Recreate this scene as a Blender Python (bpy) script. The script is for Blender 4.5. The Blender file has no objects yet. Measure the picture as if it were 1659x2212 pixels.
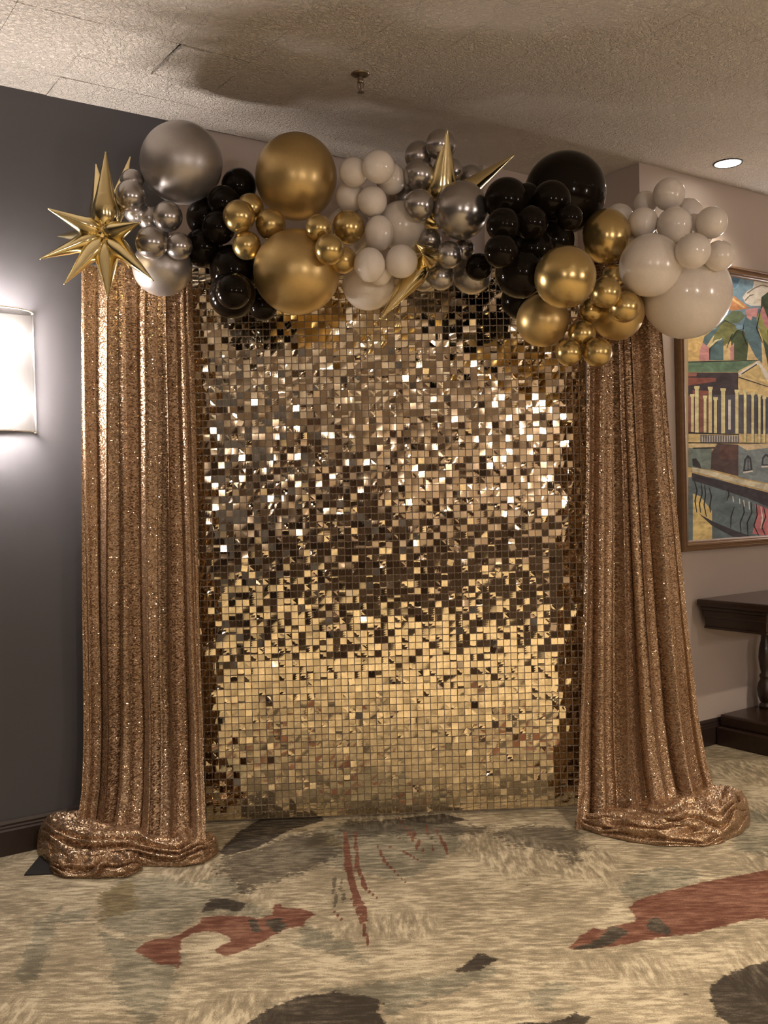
import bpy, bmesh, math, random
import numpy as np
from mathutils import Vector, Matrix, noise as mnoise

# ---------------------------------------------------------------- camera, world, exposure
SC = bpy.context.scene
COL = SC.collection
PI = math.pi
F_PX, PITCH, ROLL, CAM_H = 2100.0, math.radians(0.95), 0.0245, 1.41
cd = bpy.data.cameras.new('camera'); cam = bpy.data.objects.new('camera', cd); COL.objects.link(cam)
fw = Vector((0, math.cos(PITCH), -math.sin(PITCH))); r0 = Vector((1, 0, 0)); u0 = r0.cross(fw)
rr = r0 * math.cos(ROLL) - u0 * math.sin(ROLL); uu = u0 * math.cos(ROLL) + r0 * math.sin(ROLL)
cam.matrix_world = Matrix(((rr.x, uu.x, -fw.x, 0), (rr.y, uu.y, -fw.y, 0), (rr.z, uu.z, -fw.z, CAM_H), (0, 0, 0, 1)))
cd.sensor_fit = 'HORIZONTAL'; cd.sensor_width = 36.0; cd.lens = 36.0 * F_PX / 1659.0
cd.clip_start = 0.05; cd.clip_end = 60
SC.camera = cam
w = bpy.data.worlds.new('world'); SC.world = w; w.use_nodes = True
w.node_tree.nodes['Background'].inputs[0].default_value = (1.0, 0.8, 0.6, 1)
w.node_tree.nodes['Background'].inputs[1].default_value = 0.02
vs = SC.view_settings
vs.view_transform = 'Standard'; vs.look = 'None'; vs.gamma = 1.0; vs.use_curve_mapping = False
vs.exposure = 1.92
SCONCE_W = 90.0         # each sconce bulb: radiance of the bulb glass
DOWN_W = 84.0           # each recessed downlight, watts
SCONCE_COL = (1.0, 0.92, 0.86)
DOWN_COL = (1.0, 0.85, 0.66)

# ---------------------------------------------------------------- helpers
ANG = math.radians(34.5)                      # the walls run at this angle to the view
E1 = Vector((math.cos(ANG), math.sin(ANG), 0)); E2 = Vector((-math.sin(ANG), math.cos(ANG), 0))
HC = 3.1
def W(a, b, z): return E1 * a + E2 * b + Vector((0, 0, z))
ROOM = Matrix.Rotation(ANG, 4, 'Z')
random.seed(7); RNG = np.random.default_rng(11)

def mesh_obj(name, me, mat=None, parent=None):
    o = bpy.data.objects.new(name, me); COL.objects.link(o)
    if mat is not None and not me.materials:
        for m in (mat if isinstance(mat, (list, tuple)) else [mat]): me.materials.append(m)
    if parent is not None: o.parent = parent
    return o
def bm_obj(name, bm, mat, parent=None, smooth=False):
    me = bpy.data.meshes.new(name); bmesh.ops.recalc_face_normals(bm, faces=bm.faces[:]); bm.to_mesh(me); bm.free()
    if smooth: me.polygons.foreach_set('use_smooth', [True] * len(me.polygons))
    return mesh_obj(name, me, mat, parent)
def np_obj(name, verts, faces, mat, parent=None, smooth=False, mats=None, uv=None):
    me = bpy.data.meshes.new(name); me.from_pydata([tuple(v) for v in verts], [], [tuple(f) for f in faces]); 
    if smooth: me.polygons.foreach_set('use_smooth', [True] * len(me.polygons))
    if uv is not None:
        l = me.uv_layers.new(name='UVMap'); idx = np.empty(len(me.loops), dtype=np.int32); me.loops.foreach_get('vertex_index', idx)
        l.data.foreach_set('uv', np.asarray(uv, dtype=np.float32)[idx].ravel())
    o = mesh_obj(name, me, mat, parent)
    if mats is not None: me.polygons.foreach_set('material_index', mats)
    me.update(); return o
def thing(name, label, cat, loc=(0, 0, 0), rotz=0.0, group=None):
    o = bpy.data.objects.new(name, None); COL.objects.link(o); o.location = loc; o.rotation_euler = (0, 0, rotz)
    o.empty_display_size = 0.1
    tag(o, label, cat, group); return o
def tag(o, label, cat, group=None):
    o['label'] = label; o['category'] = cat
    if group: o['group'] = group
def struct(o): o['kind'] = 'structure'; return o
def box(bm, x0, x1, y0, y1, z0, z1, bev=0.0):
    vs_ = [bm.verts.new(p) for p in ((x0,y0,z0),(x1,y0,z0),(x1,y1,z0),(x0,y1,z0),(x0,y0,z1),(x1,y0,z1),(x1,y1,z1),(x0,y1,z1))]
    fs = [bm.faces.new([vs_[i] for i in f]) for f in ((3,2,1,0),(4,5,6,7),(0,1,5,4),(1,2,6,5),(2,3,7,6),(3,0,4,7))]
    if bev:
        es = list({e for f in fs for e in f.edges})
        bmesh.ops.bevel(bm, geom=es, offset=bev, segments=2, affect='EDGES', profile=0.6)
def lathe(bm, prof, n=32, cx=0, cy=0, close=True):
    rings = []
    for r, z in prof:
        rings.append([bm.verts.new((cx + r * math.cos(2*PI*i/n), cy + r * math.sin(2*PI*i/n), z)) for i in range(n)])
    for A, B in zip(rings, rings[1:]):
        for i in range(n): bm.faces.new((A[i], A[(i+1) % n], B[(i+1) % n], B[i]))
    if close:
        bm.faces.new(rings[0][::-1]); bm.faces.new(rings[-1])
def tube(bm, p, q, r, n=12):
    p = Vector(p); q = Vector(q); d = (q - p); M = d.to_track_quat('Z', 'Y').to_matrix().to_4x4(); M.translation = p; L = d.length
    A = [bm.verts.new(M @ Vector((r*math.cos(2*PI*i/n), r*math.sin(2*PI*i/n), 0))) for i in range(n)]
    B = [bm.verts.new(M @ Vector((r*math.cos(2*PI*i/n), r*math.sin(2*PI*i/n), L))) for i in range(n)]
    for i in range(n): bm.faces.new((A[i], A[(i+1) % n], B[(i+1) % n], B[i]))
    bm.faces.new(A[::-1]); bm.faces.new(B)
def sweep(bm, prof, x0, x1):
    """closed profile of (y,z) swept along x"""
    A = [bm.verts.new((x0, y, z)) for y, z in prof]; B = [bm.verts.new((x1, y, z)) for y, z in prof]; n = len(prof)
    for i in range(n): bm.faces.new((A[i], A[(i+1) % n], B[(i+1) % n], B[i]))
    bm.faces.new(A[::-1]); bm.faces.new(B)

# ---------------------------------------------------------------- materials
class NT:
    def __init__(s, name):
        s.m = bpy.data.materials.new(name); s.m.use_nodes = True; s.t = s.m.node_tree; s.t.nodes.clear()
        s.out = s.t.nodes.new('ShaderNodeOutputMaterial')
    def n(s, typ, ins=None, **kw):
        nd = s.t.nodes.new('ShaderNode' + typ)
        for k, v in kw.items(): setattr(nd, k, v)
        for k, v in (ins or {}).items():
            sk = nd.inputs[k]
            if isinstance(v, bpy.types.NodeSocket): s.t.links.new(v, sk)
            else: sk.default_value = v if not (isinstance(v, tuple) and len(v) == 3 and sk.type == 'RGBA') else (*v, 1)
        return nd
    def math(s, op, a, b=0.0, c=0.0, clamp=False):
        return s.n('Math', {0: a, 1: b, 2: c}, operation=op, use_clamp=clamp).outputs[0]
    def mix(s, f, a, b):
        nd = s.n('Mix', data_type='RGBA')
        for i, v in ((0, f), (6, a), (7, b)):
            if isinstance(v, bpy.types.NodeSocket): s.t.links.new(v, nd.inputs[i])
            else: nd.inputs[i].default_value = v if i == 0 else (*v, 1)
        return nd.outputs[2]
    def pos(s): return s.n('NewGeometry').outputs['Position']
    def mapv(s, v, scale=(1, 1, 1), rot=(0, 0, 0), loc=(0, 0, 0)):
        return s.n('Mapping', {0: v, 1: loc, 2: rot, 3: scale}).outputs[0]
    def noise(s, v, scale, detail=2.0, rough=0.5, dist=0.0):
        return s.n('TexNoise', {'Vector': v, 'Scale': scale, 'Detail': detail, 'Roughness': rough, 'Distortion': dist}).outputs
    def ramp(s, f, stops, interp='LINEAR'):
        nd = s.n('ValToRGB', {0: f}); cr = nd.color_ramp; cr.interpolation = interp
        while len(cr.elements) < len(stops): cr.elements.new(0.5)
        for e, (p, c) in zip(cr.elements, stops): e.position = p; e.color = (*c, 1)
        return nd.outputs[0]
    def bump(s, h, strength=0.5, dist=0.01, nrm=None):
        ins = {'Height': h, 'Strength': strength, 'Distance': dist}
        if nrm is not None: ins['Normal'] = nrm
        return s.n('Bump', ins).outputs[0]
    def done(s, shader): s.t.links.new(shader, s.out.inputs[0]); return s.m
    def pbr(s, **ins):
        return s.done(s.n('BsdfPrincipled', {k.replace('_', ' '): v for k, v in ins.items()}).outputs[0])

def m_plain(name, col, rough=0.5, metallic=0.0, var=0.12, scale=6.0, bump=0.0, bscale=60.0):
    t = NT(name); p = t.n('TexCoord').outputs['Object']
    c = t.mix(t.noise(p, scale, 3)[0], tuple(x * (1 - var) for x in col), tuple(min(1, x * (1 + var)) for x in col))
    ins = dict(Base_Color=c, Roughness=rough, Metallic=metallic)
    if bump: ins['Normal'] = t.bump(t.noise(p, bscale, 3)[0], bump, 0.002)
    return t.pbr(**ins)

def m_ceiling():
    t = NT('stippled_ceiling'); p = t.pos()
    n1 = t.noise(p, 58, 3, 0.6, 1.1)[0]; n2 = t.noise(p, 170, 2)[0]
    h = t.math('ADD', t.n('MapRange', {0: n1, 1: 0.36, 2: 0.66}).outputs[0], t.math('MULTIPLY', n2, 0.35))
    pits = t.n('MapRange', {0: t.noise(p, 42, 2, 0.5, 1.4)[0], 1: 0.26, 2: 0.34}).outputs[0]
    h = t.math('MULTIPLY', h, pits)
    col = t.mix(t.noise(p, 2.2, 3)[0], (0.66, 0.595, 0.535), (0.74, 0.67, 0.60))
    return t.pbr(Base_Color=col, Roughness=0.95, Normal=t.bump(h, 1.0, 0.011))
def m_wall(name, c1, c2, rough=0.6):
    t = NT(name); p = t.pos()
    col = t.mix(t.noise(p, 1.3, 3)[0], c1, c2)
    weave = t.math('ADD', t.noise(t.mapv(p, (60, 60, 900)), 1, 2)[0], t.noise(t.mapv(p, (700, 700, 30)), 1, 2)[0])
    return t.pbr(Base_Color=col, Roughness=rough, Normal=t.bump(weave, 0.12, 0.001))
def m_carpet():
    t = NT('patterned_carpet'); p = t.pos()
    at = lambda nm: t.n('Attribute', attribute_name=nm).outputs['Fac']
    # two families of woven streaks
    warp = t.noise(p, 1.1, 2)[1]
    pw = t.n('VectorMath', {0: p, 1: t.n('VectorMath', {0: warp, 3: 0.05}, operation='SCALE').outputs[0]}, operation='ADD').outputs[0]
    s1 = t.noise(t.mapv(pw, (15, 56, 1), (0, 0, 0.06)), 1, 3, 0.6)[0]
    s2 = t.noise(t.mapv(pw, (50, 12, 1), (0, 0, 0.25)), 1, 3, 0.6)[0]
    s3 = t.noise(t.mapv(pw, (12, 48, 1), (0, 0, -0.75)), 1, 3, 0.6)[0]
    dsel = t.noise(p, 1.5, 1)[0]
    k1 = t.n('MapRange', {0: dsel, 1: 0.54, 2: 0.60}).outputs[0]
    k2 = t.n('MapRange', {0: dsel, 1: 0.44, 2: 0.38}).outputs[0]
    mixf = lambda f, a, b: t.math('ADD', t.math('MULTIPLY', a, t.math('SUBTRACT', 1.0, f)), t.math('MULTIPLY', b, f))
    st = mixf(k2, mixf(k1, s1, s2), s3)
    blot = t.noise(p, 3.2, 4, 0.6)[0]
    tuft = t.noise(t.mapv(p, (230, 300, 1)), 1, 2, 0.7)[0]
    st = t.math('ADD', st, t.math('MULTIPLY', t.math('SUBTRACT', blot, 0.5), 0.70))
    st = t.math('ADD', st, t.math('MULTIPLY', t.math('SUBTRACT', tuft, 0.5), 0.52))
    base = t.ramp(st, [(0.34, (0.21, 0.172, 0.115)), (0.42, (0.29, 0.238, 0.16)), (0.51, (0.35, 0.288, 0.195)), (0.56, (0.46, 0.385, 0.265)), (0.67, (0.60, 0.515, 0.365))])
    fib = t.noise(p, 420, 2)[0]
    fray = t.noise(t.mapv(p, (34, 60, 1)), 1, 4, 0.65)[0]
    fray2 = t.noise(p, 14, 5, 0.7)[0]
    def mask(nm, k, lo=0.46, hi=0.54):
        v = t.math('ADD', at(nm), t.math('MULTIPLY', t.math('SUBTRACT', fray, 0.5), k))
        v = t.math('ADD', v, t.math('MULTIPLY', t.math('SUBTRACT', fray2, 0.5), k * 0.9))
        v = t.math('ADD', v, t.math('MULTIPLY', t.math('SUBTRACT', tuft, 0.5), 0.35))
        return t.n('MapRange', {0: v, 1: lo, 2: hi}).outputs[0]
    grey = t.ramp(st, [(0.36, (0.115, 0.105, 0.075)), (0.52, (0.20, 0.185, 0.135)), (0.66, (0.36, 0.32, 0.23))])
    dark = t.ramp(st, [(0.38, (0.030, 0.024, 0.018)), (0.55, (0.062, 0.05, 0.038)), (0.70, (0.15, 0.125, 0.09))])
    red = t.ramp(st, [(0.36, (0.10, 0.036, 0.023)), (0.53, (0.165, 0.068, 0.044)), (0.68, (0.26, 0.135, 0.09))])
    och = t.ramp(st, [(0.4, (0.12, 0.09, 0.04)), (0.6, (0.21, 0.155, 0.07))])
    c = t.mix(t.math('MULTIPLY', mask('grey', 1.5), 0.8), base, grey)
    c = t.mix(t.math('MULTIPLY', mask('ochre', 1.2), 0.7), c, och)
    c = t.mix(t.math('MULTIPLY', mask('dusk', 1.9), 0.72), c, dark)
    c = t.mix(mask('red', 0.75), c, red)
    c = t.mix(mask('dark', 0.75), c, dark)
    c = t.mix(t.math('MULTIPLY', fib, 0.30), c, (0.08, 0.06, 0.04))
    h = t.math('ADD', t.math('MULTIPLY', fib, 0.7), st)
    return t.pbr(Base_Color=c, Roughness=0.95, Specular_IOR_Level=0.1, Normal=t.bump(h, 0.6, 0.004))
def m_sequin_cloth():
    t = NT('rose_gold_sequin_fabric'); uv = t.n('TexCoord').outputs['UV']
    vo = t.n('TexVoronoi', {'Vector': uv, 'Scale': 300.0, 'Randomness': 0.9}, voronoi_dimensions='2D')
    wn = vo.outputs['Color']
    geo = t.n('NewGeometry').outputs['Normal']
    j = t.n('VectorMath', {0: wn, 1: (0.5, 0.5, 0.5)}, operation='SUBTRACT').outputs[0]
    j = t.n('VectorMath', {0: j, 3: 0.56}, operation='SCALE').outputs[0]
    nr = t.n('VectorMath', {0: t.n('VectorMath', {0: geo, 1: j}, operation='ADD').outputs[0]}, operation='NORMALIZE').outputs[0]
    gap = t.n('MapRange', {0: vo.outputs['Distance'], 1: 0.35, 2: 0.62}).outputs[0]
    sep = t.n('SeparateColor', {0: wn}).outputs
    col = t.mix(sep[0], (0.38, 0.255, 0.155), (0.58, 0.42, 0.285))
    col = t.mix(t.math('MULTIPLY', gap, 0.35), col, (0.085, 0.042, 0.02))
    glint = t.math('GREATER_THAN', sep[1], 0.58)
    ro = t.math('SUBTRACT', 0.42, t.math('MULTIPLY', glint, 0.29))
    a = t.n('BsdfPrincipled', {'Base Color': col, 'Metallic': 0.92, 'Roughness': ro, 'Normal': nr}).outputs[0]
    b = t.n('BsdfDiffuse', {'Color': (0.18, 0.10, 0.055, 1)}).outputs[0]
    return t.done(t.n('MixShader', {0: 0.25, 1: a, 2: b}).outputs[0])
def m_balloon(name, col, rough, metallic=0.0, coat=0.5, edge=None, spec=0.5):
    t = NT(name); p = t.n('TexCoord').outputs['Object']
    c = t.mix(t.noise(p, 14, 3)[0], tuple(x * 0.93 for x in col), tuple(min(1, x * 1.07) for x in col))
    if edge is not None:
        lw = t.n('LayerWeight', {'Blend': 0.35}).outputs['Facing']; c = t.mix(lw, c, edge)
    return t.pbr(Base_Color=c, Roughness=rough, Metallic=metallic, Coat_Weight=coat, Coat_Roughness=0.06, Specular_IOR_Level=spec)
def m_wood(name, c1, c2, rough=0.35, scale=(3, 40, 40)):
    t = NT(name); p = t.mapv(t.n('TexCoord').outputs['Object'], scale)
    n = t.noise(p, 1.0, 4, 0.6, 0.6)[0]
    return t.pbr(Base_Color=t.mix(n, c1, c2), Roughness=rough, Normal=t.bump(n, 0.08, 0.001), Coat_Weight=0.15)
def m_emit(name, col, strength):
    t = NT(name); n = t.noise(t.n('TexCoord').outputs['Object'], 9, 1)[0]
    return t.done(t.n('Emission', {'Color': t.mix(n, tuple(x * 0.97 for x in col), col), 'Strength': strength}).outputs[0])
def m_glass_shade():
    t = NT('fluted_glass'); p = t.n('TexCoord').outputs['Object']
    c = t.mix(t.noise(t.mapv(p, (60, 60, 2)), 1, 2)[0], (0.86, 0.83, 0.82), (0.95, 0.92, 0.90))
    tr = t.n('BsdfTransparent', {'Color': (0.93, 0.91, 0.90, 1)}).outputs[0]
    tl = t.n('BsdfTranslucent', {'Color': c}).outputs[0]
    gl = t.n('BsdfGlossy', {'Color': (1, 1, 1, 1), 'Roughness': 0.15}).outputs[0]
    fz = t.n('LayerWeight', {'Blend': 0.25}).outputs['Fresnel']
    a = t.n('MixShader', {0: 0.008, 1: tr, 2: tl}).outputs[0]
    return t.done(t.n('MixShader', {0: t.math('MULTIPLY', fz, 0.6), 1: a, 2: gl}).outputs[0])

M = dict(
    ceiling=m_ceiling(),
    dark_wall=m_wall('slate_wall_paint', (0.068, 0.064, 0.070), (0.078, 0.074, 0.080), 0.7),
    wall=m_wall('beige_wallcovering', (0.40, 0.33, 0.29), (0.46, 0.385, 0.34)),
    taupe_wall=m_wall('taupe_wall_paint', (0.24, 0.19, 0.155), (0.29, 0.23, 0.19)),
    carpet=m_carpet(), cloth=m_sequin_cloth(),
    lining=m_plain('beige_lining', (0.46, 0.33, 0.21), 0.8),
    gold=m_balloon('chrome_gold_latex', (0.54, 0.39, 0.155), 0.26, 0.85, 0.35),
    gold_matt=m_balloon('satin_gold_latex', (0.53, 0.375, 0.155), 0.36, 0.75, 0.15),
    silver=m_balloon('chrome_silver_latex', (0.40, 0.37, 0.35), 0.24, 0.85, 0.35),
    silver_matt=m_balloon('satin_silver_latex', (0.42, 0.39, 0.37), 0.38, 0.75, 0.15),
    white=m_balloon('milky_white_latex', (0.72, 0.655, 0.59), 0.20, 0.0, 0.4),
    black=m_balloon('black_latex', (0.009, 0.006, 0.004), 0.10, 0.0, 0.0, spec=0.13),
    foil=m_plain('gold_foil', (0.82, 0.68, 0.36), 0.17, 1.0, 0.05, 20, 0.10, 30),
    sequin=m_plain('champagne_mirror_sequin', (0.92, 0.80, 0.58), 0.045, 1.0, 0.03, 3.0),
    lattice=m_plain('cream_plastic_lattice', (0.34, 0.25, 0.17), 0.4),
    pin=m_plain('clear_plastic_pin', (0.60, 0.52, 0.42), 0.2),
    steel=m_plain('brushed_steel_pipe', (0.55, 0.53, 0.50), 0.3, 1.0),
    black_steel=m_plain('black_steel', (0.022, 0.020, 0.019), 0.5, 0.3),
    frame_white=m_plain('white_frame_bar', (0.62, 0.55, 0.52), 0.4),
    frame=m_wood('bronzed_frame_wood', (0.11, 0.055, 0.024), (0.21, 0.115, 0.05), 0.38),
    dark_wood=m_wood('dark_mahogany', (0.018, 0.009, 0.006), (0.040, 0.019, 0.012), 0.33),
    baseboard=m_wood('dark_baseboard_wood', (0.016, 0.009, 0.007), (0.030, 0.016, 0.011), 0.42),
    chrome=m_plain('dull_chrome', (0.32, 0.27, 0.22), 0.3, 1.0),
    trim_dark=m_plain('dark_trim_ring', (0.02, 0.018, 0.016), 0.4),
    bulb=m_emit('bulb_glow', SCONCE_COL, SCONCE_W),
    lens=m_emit('downlight_lens_glow', (1.0, 0.93, 0.80), 6.0),
    glass=m_glass_shade(),
)

# ---------------------------------------------------------------- floor (patterned carpet)
RED = [[(-0.819, 3.035), (-0.807, 3.076), (-0.772, 3.113), (-0.713, 3.116), (-0.686, 3.168), (-0.65, 3.218), (-0.643, 3.264), (-0.582, 3.275), (-0.502, 3.263), (-0.452, 3.242), (-0.41, 3.276), (-0.414, 3.339), (-0.404, 3.37), (-0.38, 3.322), (-0.319, 3.315), (-0.26, 3.267), (-0.302, 3.216), (-0.292, 3.181), (-0.352, 3.167), (-0.397, 3.102), (-0.449, 3.041), (-0.518, 2.974), (-0.572, 3.019), (-0.522, 3.093), (-0.577, 3.152), (-0.623, 3.158), (-0.665, 3.14), (-0.684, 3.101), (-0.67, 3.006), (-0.646, 2.901), (-0.673, 2.931), (-0.724, 2.94), (-0.771, 2.987)], [(0.531, 2.974), (0.582, 3.05), (0.65, 3.128), (0.665, 3.094), (0.717, 3.125), (0.792, 3.155), (0.797, 3.262), (0.834, 3.316), (0.958, 3.387), (1.112, 3.459), (1.265, 3.513), (1.502, 3.596), (1.392, 3.264), (1.221, 3.148), (1.162, 3.151), (1.055, 3.106), (0.934, 3.053), (0.859, 3.044), (0.761, 3.008), (0.623, 2.969)], [(-0.189, 4.081), (-0.156, 3.693), (-0.127, 3.452), (-0.091, 3.295), (-0.087, 3.204), (-0.101, 3.205), (-0.116, 3.296), (-0.153, 3.454), (-0.184, 3.695), (-0.207, 4.082)], [(-0.147, 4.078), (-0.126, 3.691), (-0.091, 3.47), (-0.044, 3.368), (-0.053, 3.368), (-0.107, 3.471), (-0.144, 3.693), (-0.159, 4.079)], [(-0.055, 3.908), (-0.024, 3.732), (0.053, 3.512), (0.044, 3.512), (-0.04, 3.733), (-0.065, 3.909)], [(0.034, 4.242), (0.082, 4.033), (0.109, 3.811), (0.101, 3.811), (0.067, 4.035), (0.024, 4.242)], [(0.091, 4.118), (0.128, 3.819), (0.119, 3.82), (0.082, 4.119)], [(0.151, 4.143), (0.165, 3.827), (0.156, 3.827), (0.142, 4.144)], [(0.188, 4.082), (0.219, 3.89), (0.227, 3.735), (0.217, 3.735), (0.202, 3.891), (0.178, 4.083)], [(-0.141, 3.393), (-0.093, 3.17), (-0.076, 3.018), (-0.085, 3.019), (-0.109, 3.171), (-0.152, 3.394)], [(-0.017, 3.872), (0.052, 3.834), (0.117, 3.713), (0.104, 3.714), (0.03, 3.836), (-0.017, 3.909)], [(-0.197, 3.29), (-0.162, 3.201), (-0.173, 3.202), (-0.209, 3.29)]]
DARK = [[(-0.695, 3.9), (-0.643, 4.113), (-0.565, 4.286), (-0.319, 4.287), (-0.295, 4.223), (-0.444, 4.099), (-0.538, 3.915), (-0.673, 3.823)], [(-0.399, 2.583), (-0.364, 2.652), (-0.281, 2.722), (-0.178, 2.756), (-0.085, 2.725), (-0.033, 2.685), (-0.052, 2.637), (-0.008, 2.543), (-0.19, 2.518)], [(0.885, 2.73), (0.942, 2.78), (1.028, 2.831), (1.212, 2.914), (1.045, 2.464), (0.894, 2.503), (0.857, 2.572), (0.867, 2.655)], [(0.165, 2.846), (0.217, 2.895), (0.251, 2.958), (0.328, 2.912), (0.287, 2.897), (0.255, 2.856), (0.213, 2.844)], [(0.541, 2.97), (0.635, 3.024), (0.71, 3.125), (0.749, 3.073), (0.69, 3.012), (0.623, 2.969)], [(0.834, 3.17), (0.869, 3.185), (0.884, 3.082), (0.859, 3.044), (0.812, 3.086)], [(-0.492, 3.244), (-0.468, 3.243), (-0.433, 3.147), (-0.458, 3.142)], [(-0.437, 3.241), (-0.382, 3.238), (-0.35, 3.184), (-0.378, 3.131), (-0.403, 3.153)], [(-0.666, 3.302), (-0.64, 3.423), (-0.589, 3.412), (-0.517, 3.368), (-0.523, 3.301), (-0.607, 3.328)], [(0.311, 2.558), (0.424, 2.569), (0.48, 2.601), (0.52, 2.588), (0.488, 2.521), (0.354, 2.516)], [(0.029, 4.224), (0.234, 4.276), (0.328, 4.178), (0.186, 4.129)]]
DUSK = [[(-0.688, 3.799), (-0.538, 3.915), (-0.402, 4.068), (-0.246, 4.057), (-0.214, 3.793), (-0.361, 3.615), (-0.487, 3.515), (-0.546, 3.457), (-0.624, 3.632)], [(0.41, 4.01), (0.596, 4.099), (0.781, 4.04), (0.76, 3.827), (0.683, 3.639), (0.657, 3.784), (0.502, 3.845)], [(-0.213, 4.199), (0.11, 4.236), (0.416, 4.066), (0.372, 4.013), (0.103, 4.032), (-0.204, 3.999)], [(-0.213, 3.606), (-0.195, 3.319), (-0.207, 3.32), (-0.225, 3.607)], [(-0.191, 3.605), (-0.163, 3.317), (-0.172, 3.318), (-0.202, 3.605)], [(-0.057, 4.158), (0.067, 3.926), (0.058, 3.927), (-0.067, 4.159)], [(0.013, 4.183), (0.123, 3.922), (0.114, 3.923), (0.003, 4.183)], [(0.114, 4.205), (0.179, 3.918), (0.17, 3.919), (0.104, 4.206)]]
GREY = [[(-1.061, 3.488), (-1.025, 3.635), (-0.868, 3.634), (-0.63, 3.462), (-0.448, 3.334), (-0.405, 3.24), (-0.648, 3.29), (-0.701, 3.169), (-0.862, 3.144), (-0.982, 3.219)], [(-0.972, 3.184), (-0.887, 3.017), (-0.801, 2.759), (-0.694, 2.596), (-0.656, 2.595), (-0.643, 2.701), (-0.653, 3.005), (-0.77, 3.074)], [(-0.38, 2.677), (-0.179, 2.769), (0.062, 2.818), (0.172, 2.846), (0.33, 2.909), (0.278, 2.813), (0.165, 2.739), (0.057, 2.681), (-0.008, 2.6), (-0.046, 2.686)], [(0.794, 3.377), (0.867, 3.538), (1.025, 3.617), (1.113, 3.567), (1.089, 3.44), (0.958, 3.387), (0.827, 3.316)], [(-0.31, 3.217), (-0.197, 3.108), (-0.089, 2.961), (-0.088, 2.902), (-0.235, 3.014), (-0.311, 3.049)], [(-0.292, 4.175), (0.029, 4.212), (0.305, 4.132), (0.282, 3.86), (0.053, 3.546), (-0.084, 3.598), (-0.227, 3.698), (-0.42, 3.856)], [(-1.14, 2.883), (-1.208, 3.267), (-1.165, 3.375), (-1.093, 3.028), (-1.068, 2.798)], [(-1.146, 3.318), (-1.067, 3.37), (-1.048, 3.258), (-1.106, 3.243)], [(1.468, 4.291), (1.658, 4.151), (1.468, 3.682), (1.33, 3.739)], [(-0.717, 3.572), (-0.624, 3.632), (-0.516, 3.476), (-0.606, 3.421)], [(0.341, 2.68), (0.461, 2.777), (0.508, 2.748), (0.409, 2.628)], [(-0.687, 4.145), (-0.51, 4.345), (-0.299, 4.298), (-0.559, 4.079)]]
OCHRE = [[(-0.35, 3.902), (-0.324, 4.062), (-0.247, 4.085), (-0.2, 3.892)], [(-1.061, 3.488), (-0.984, 3.61), (-0.886, 3.359), (-0.985, 3.254)], [(0.909, 3.166), (1.178, 3.277), (1.147, 3.152), (0.923, 3.063)]]
def sdist(P, poly):
    q = np.asarray(poly); d2 = np.full(len(P), 1e9); ins = np.zeros(len(P), bool); n = len(q)
    for i in range(n):
        a, b = q[i], q[(i + 1) % n]; e = b - a; wv = P - a
        tt = np.clip((wv @ e) / max(e @ e, 1e-12), 0, 1); dv = wv - tt[:, None] * e
        d2 = np.minimum(d2, (dv ** 2).sum(1))
        c = ((a[1] <= P[:, 1]) & (b[1] > P[:, 1])) | ((b[1] <= P[:, 1]) & (a[1] > P[:, 1]))
        with np.errstate(divide='ignore', invalid='ignore'): xi = a[0] + (P[:, 1] - a[1]) / (b[1] - a[1]) * e[0]
        ins ^= c & (P[:, 0] < xi)
    d = np.sqrt(d2); return np.where(ins, d, -d)
def build_floor():
    gx = np.concatenate([np.linspace(-7, -2.2, 9)[:-1], np.arange(-2.1, 2.6, 0.013), np.linspace(2.7, 9, 10)])
    gy = np.concatenate([np.linspace(-6, 2.3, 12)[:-1], np.arange(2.35, 5.4, 0.013), np.linspace(5.5, 9, 6)])
    nx, ny = len(gx), len(gy); X, Y = np.meshgrid(gx, gy); P = np.stack([X.ravel(), Y.ravel()], 1)
    V = np.concatenate([P, np.zeros((len(P), 1))], 1)
    i = np.arange(nx - 1)[None, :] + nx * np.arange(ny - 1)[:, None]; i = i.ravel()
    Fc = np.stack([i, i + 1, i + nx + 1, i + nx], 1)
    me = bpy.data.meshes.new('floor'); me.from_pydata(V.tolist(), [], Fc.tolist())
    for nm, polys, wd in (('red', RED, 0.022), ('dark', DARK, 0.03), ('dusk', DUSK, 0.06), ('grey', GREY, 0.05), ('ochre', OCHRE, 0.06)):
        val = np.zeros(len(P))
        for poly in polys:
            q = np.asarray(poly); sel = np.all((P > q.min(0) - 0.12) & (P < q.max(0) + 0.12), 1); id_ = np.where(sel)[0]
            sd = sdist(P[id_], q); we = max(0.006, min(wd, 1.1 * sd.max())); val[id_] = np.maximum(val[id_], np.clip(0.5 + sd / (2 * we), 0, 1))
        at = me.attributes.new(nm, 'FLOAT', 'POINT'); at.data.foreach_set('value', val.astype(np.float32))
    return struct(mesh_obj('floor', me, M['carpet']))
build_floor()

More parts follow.
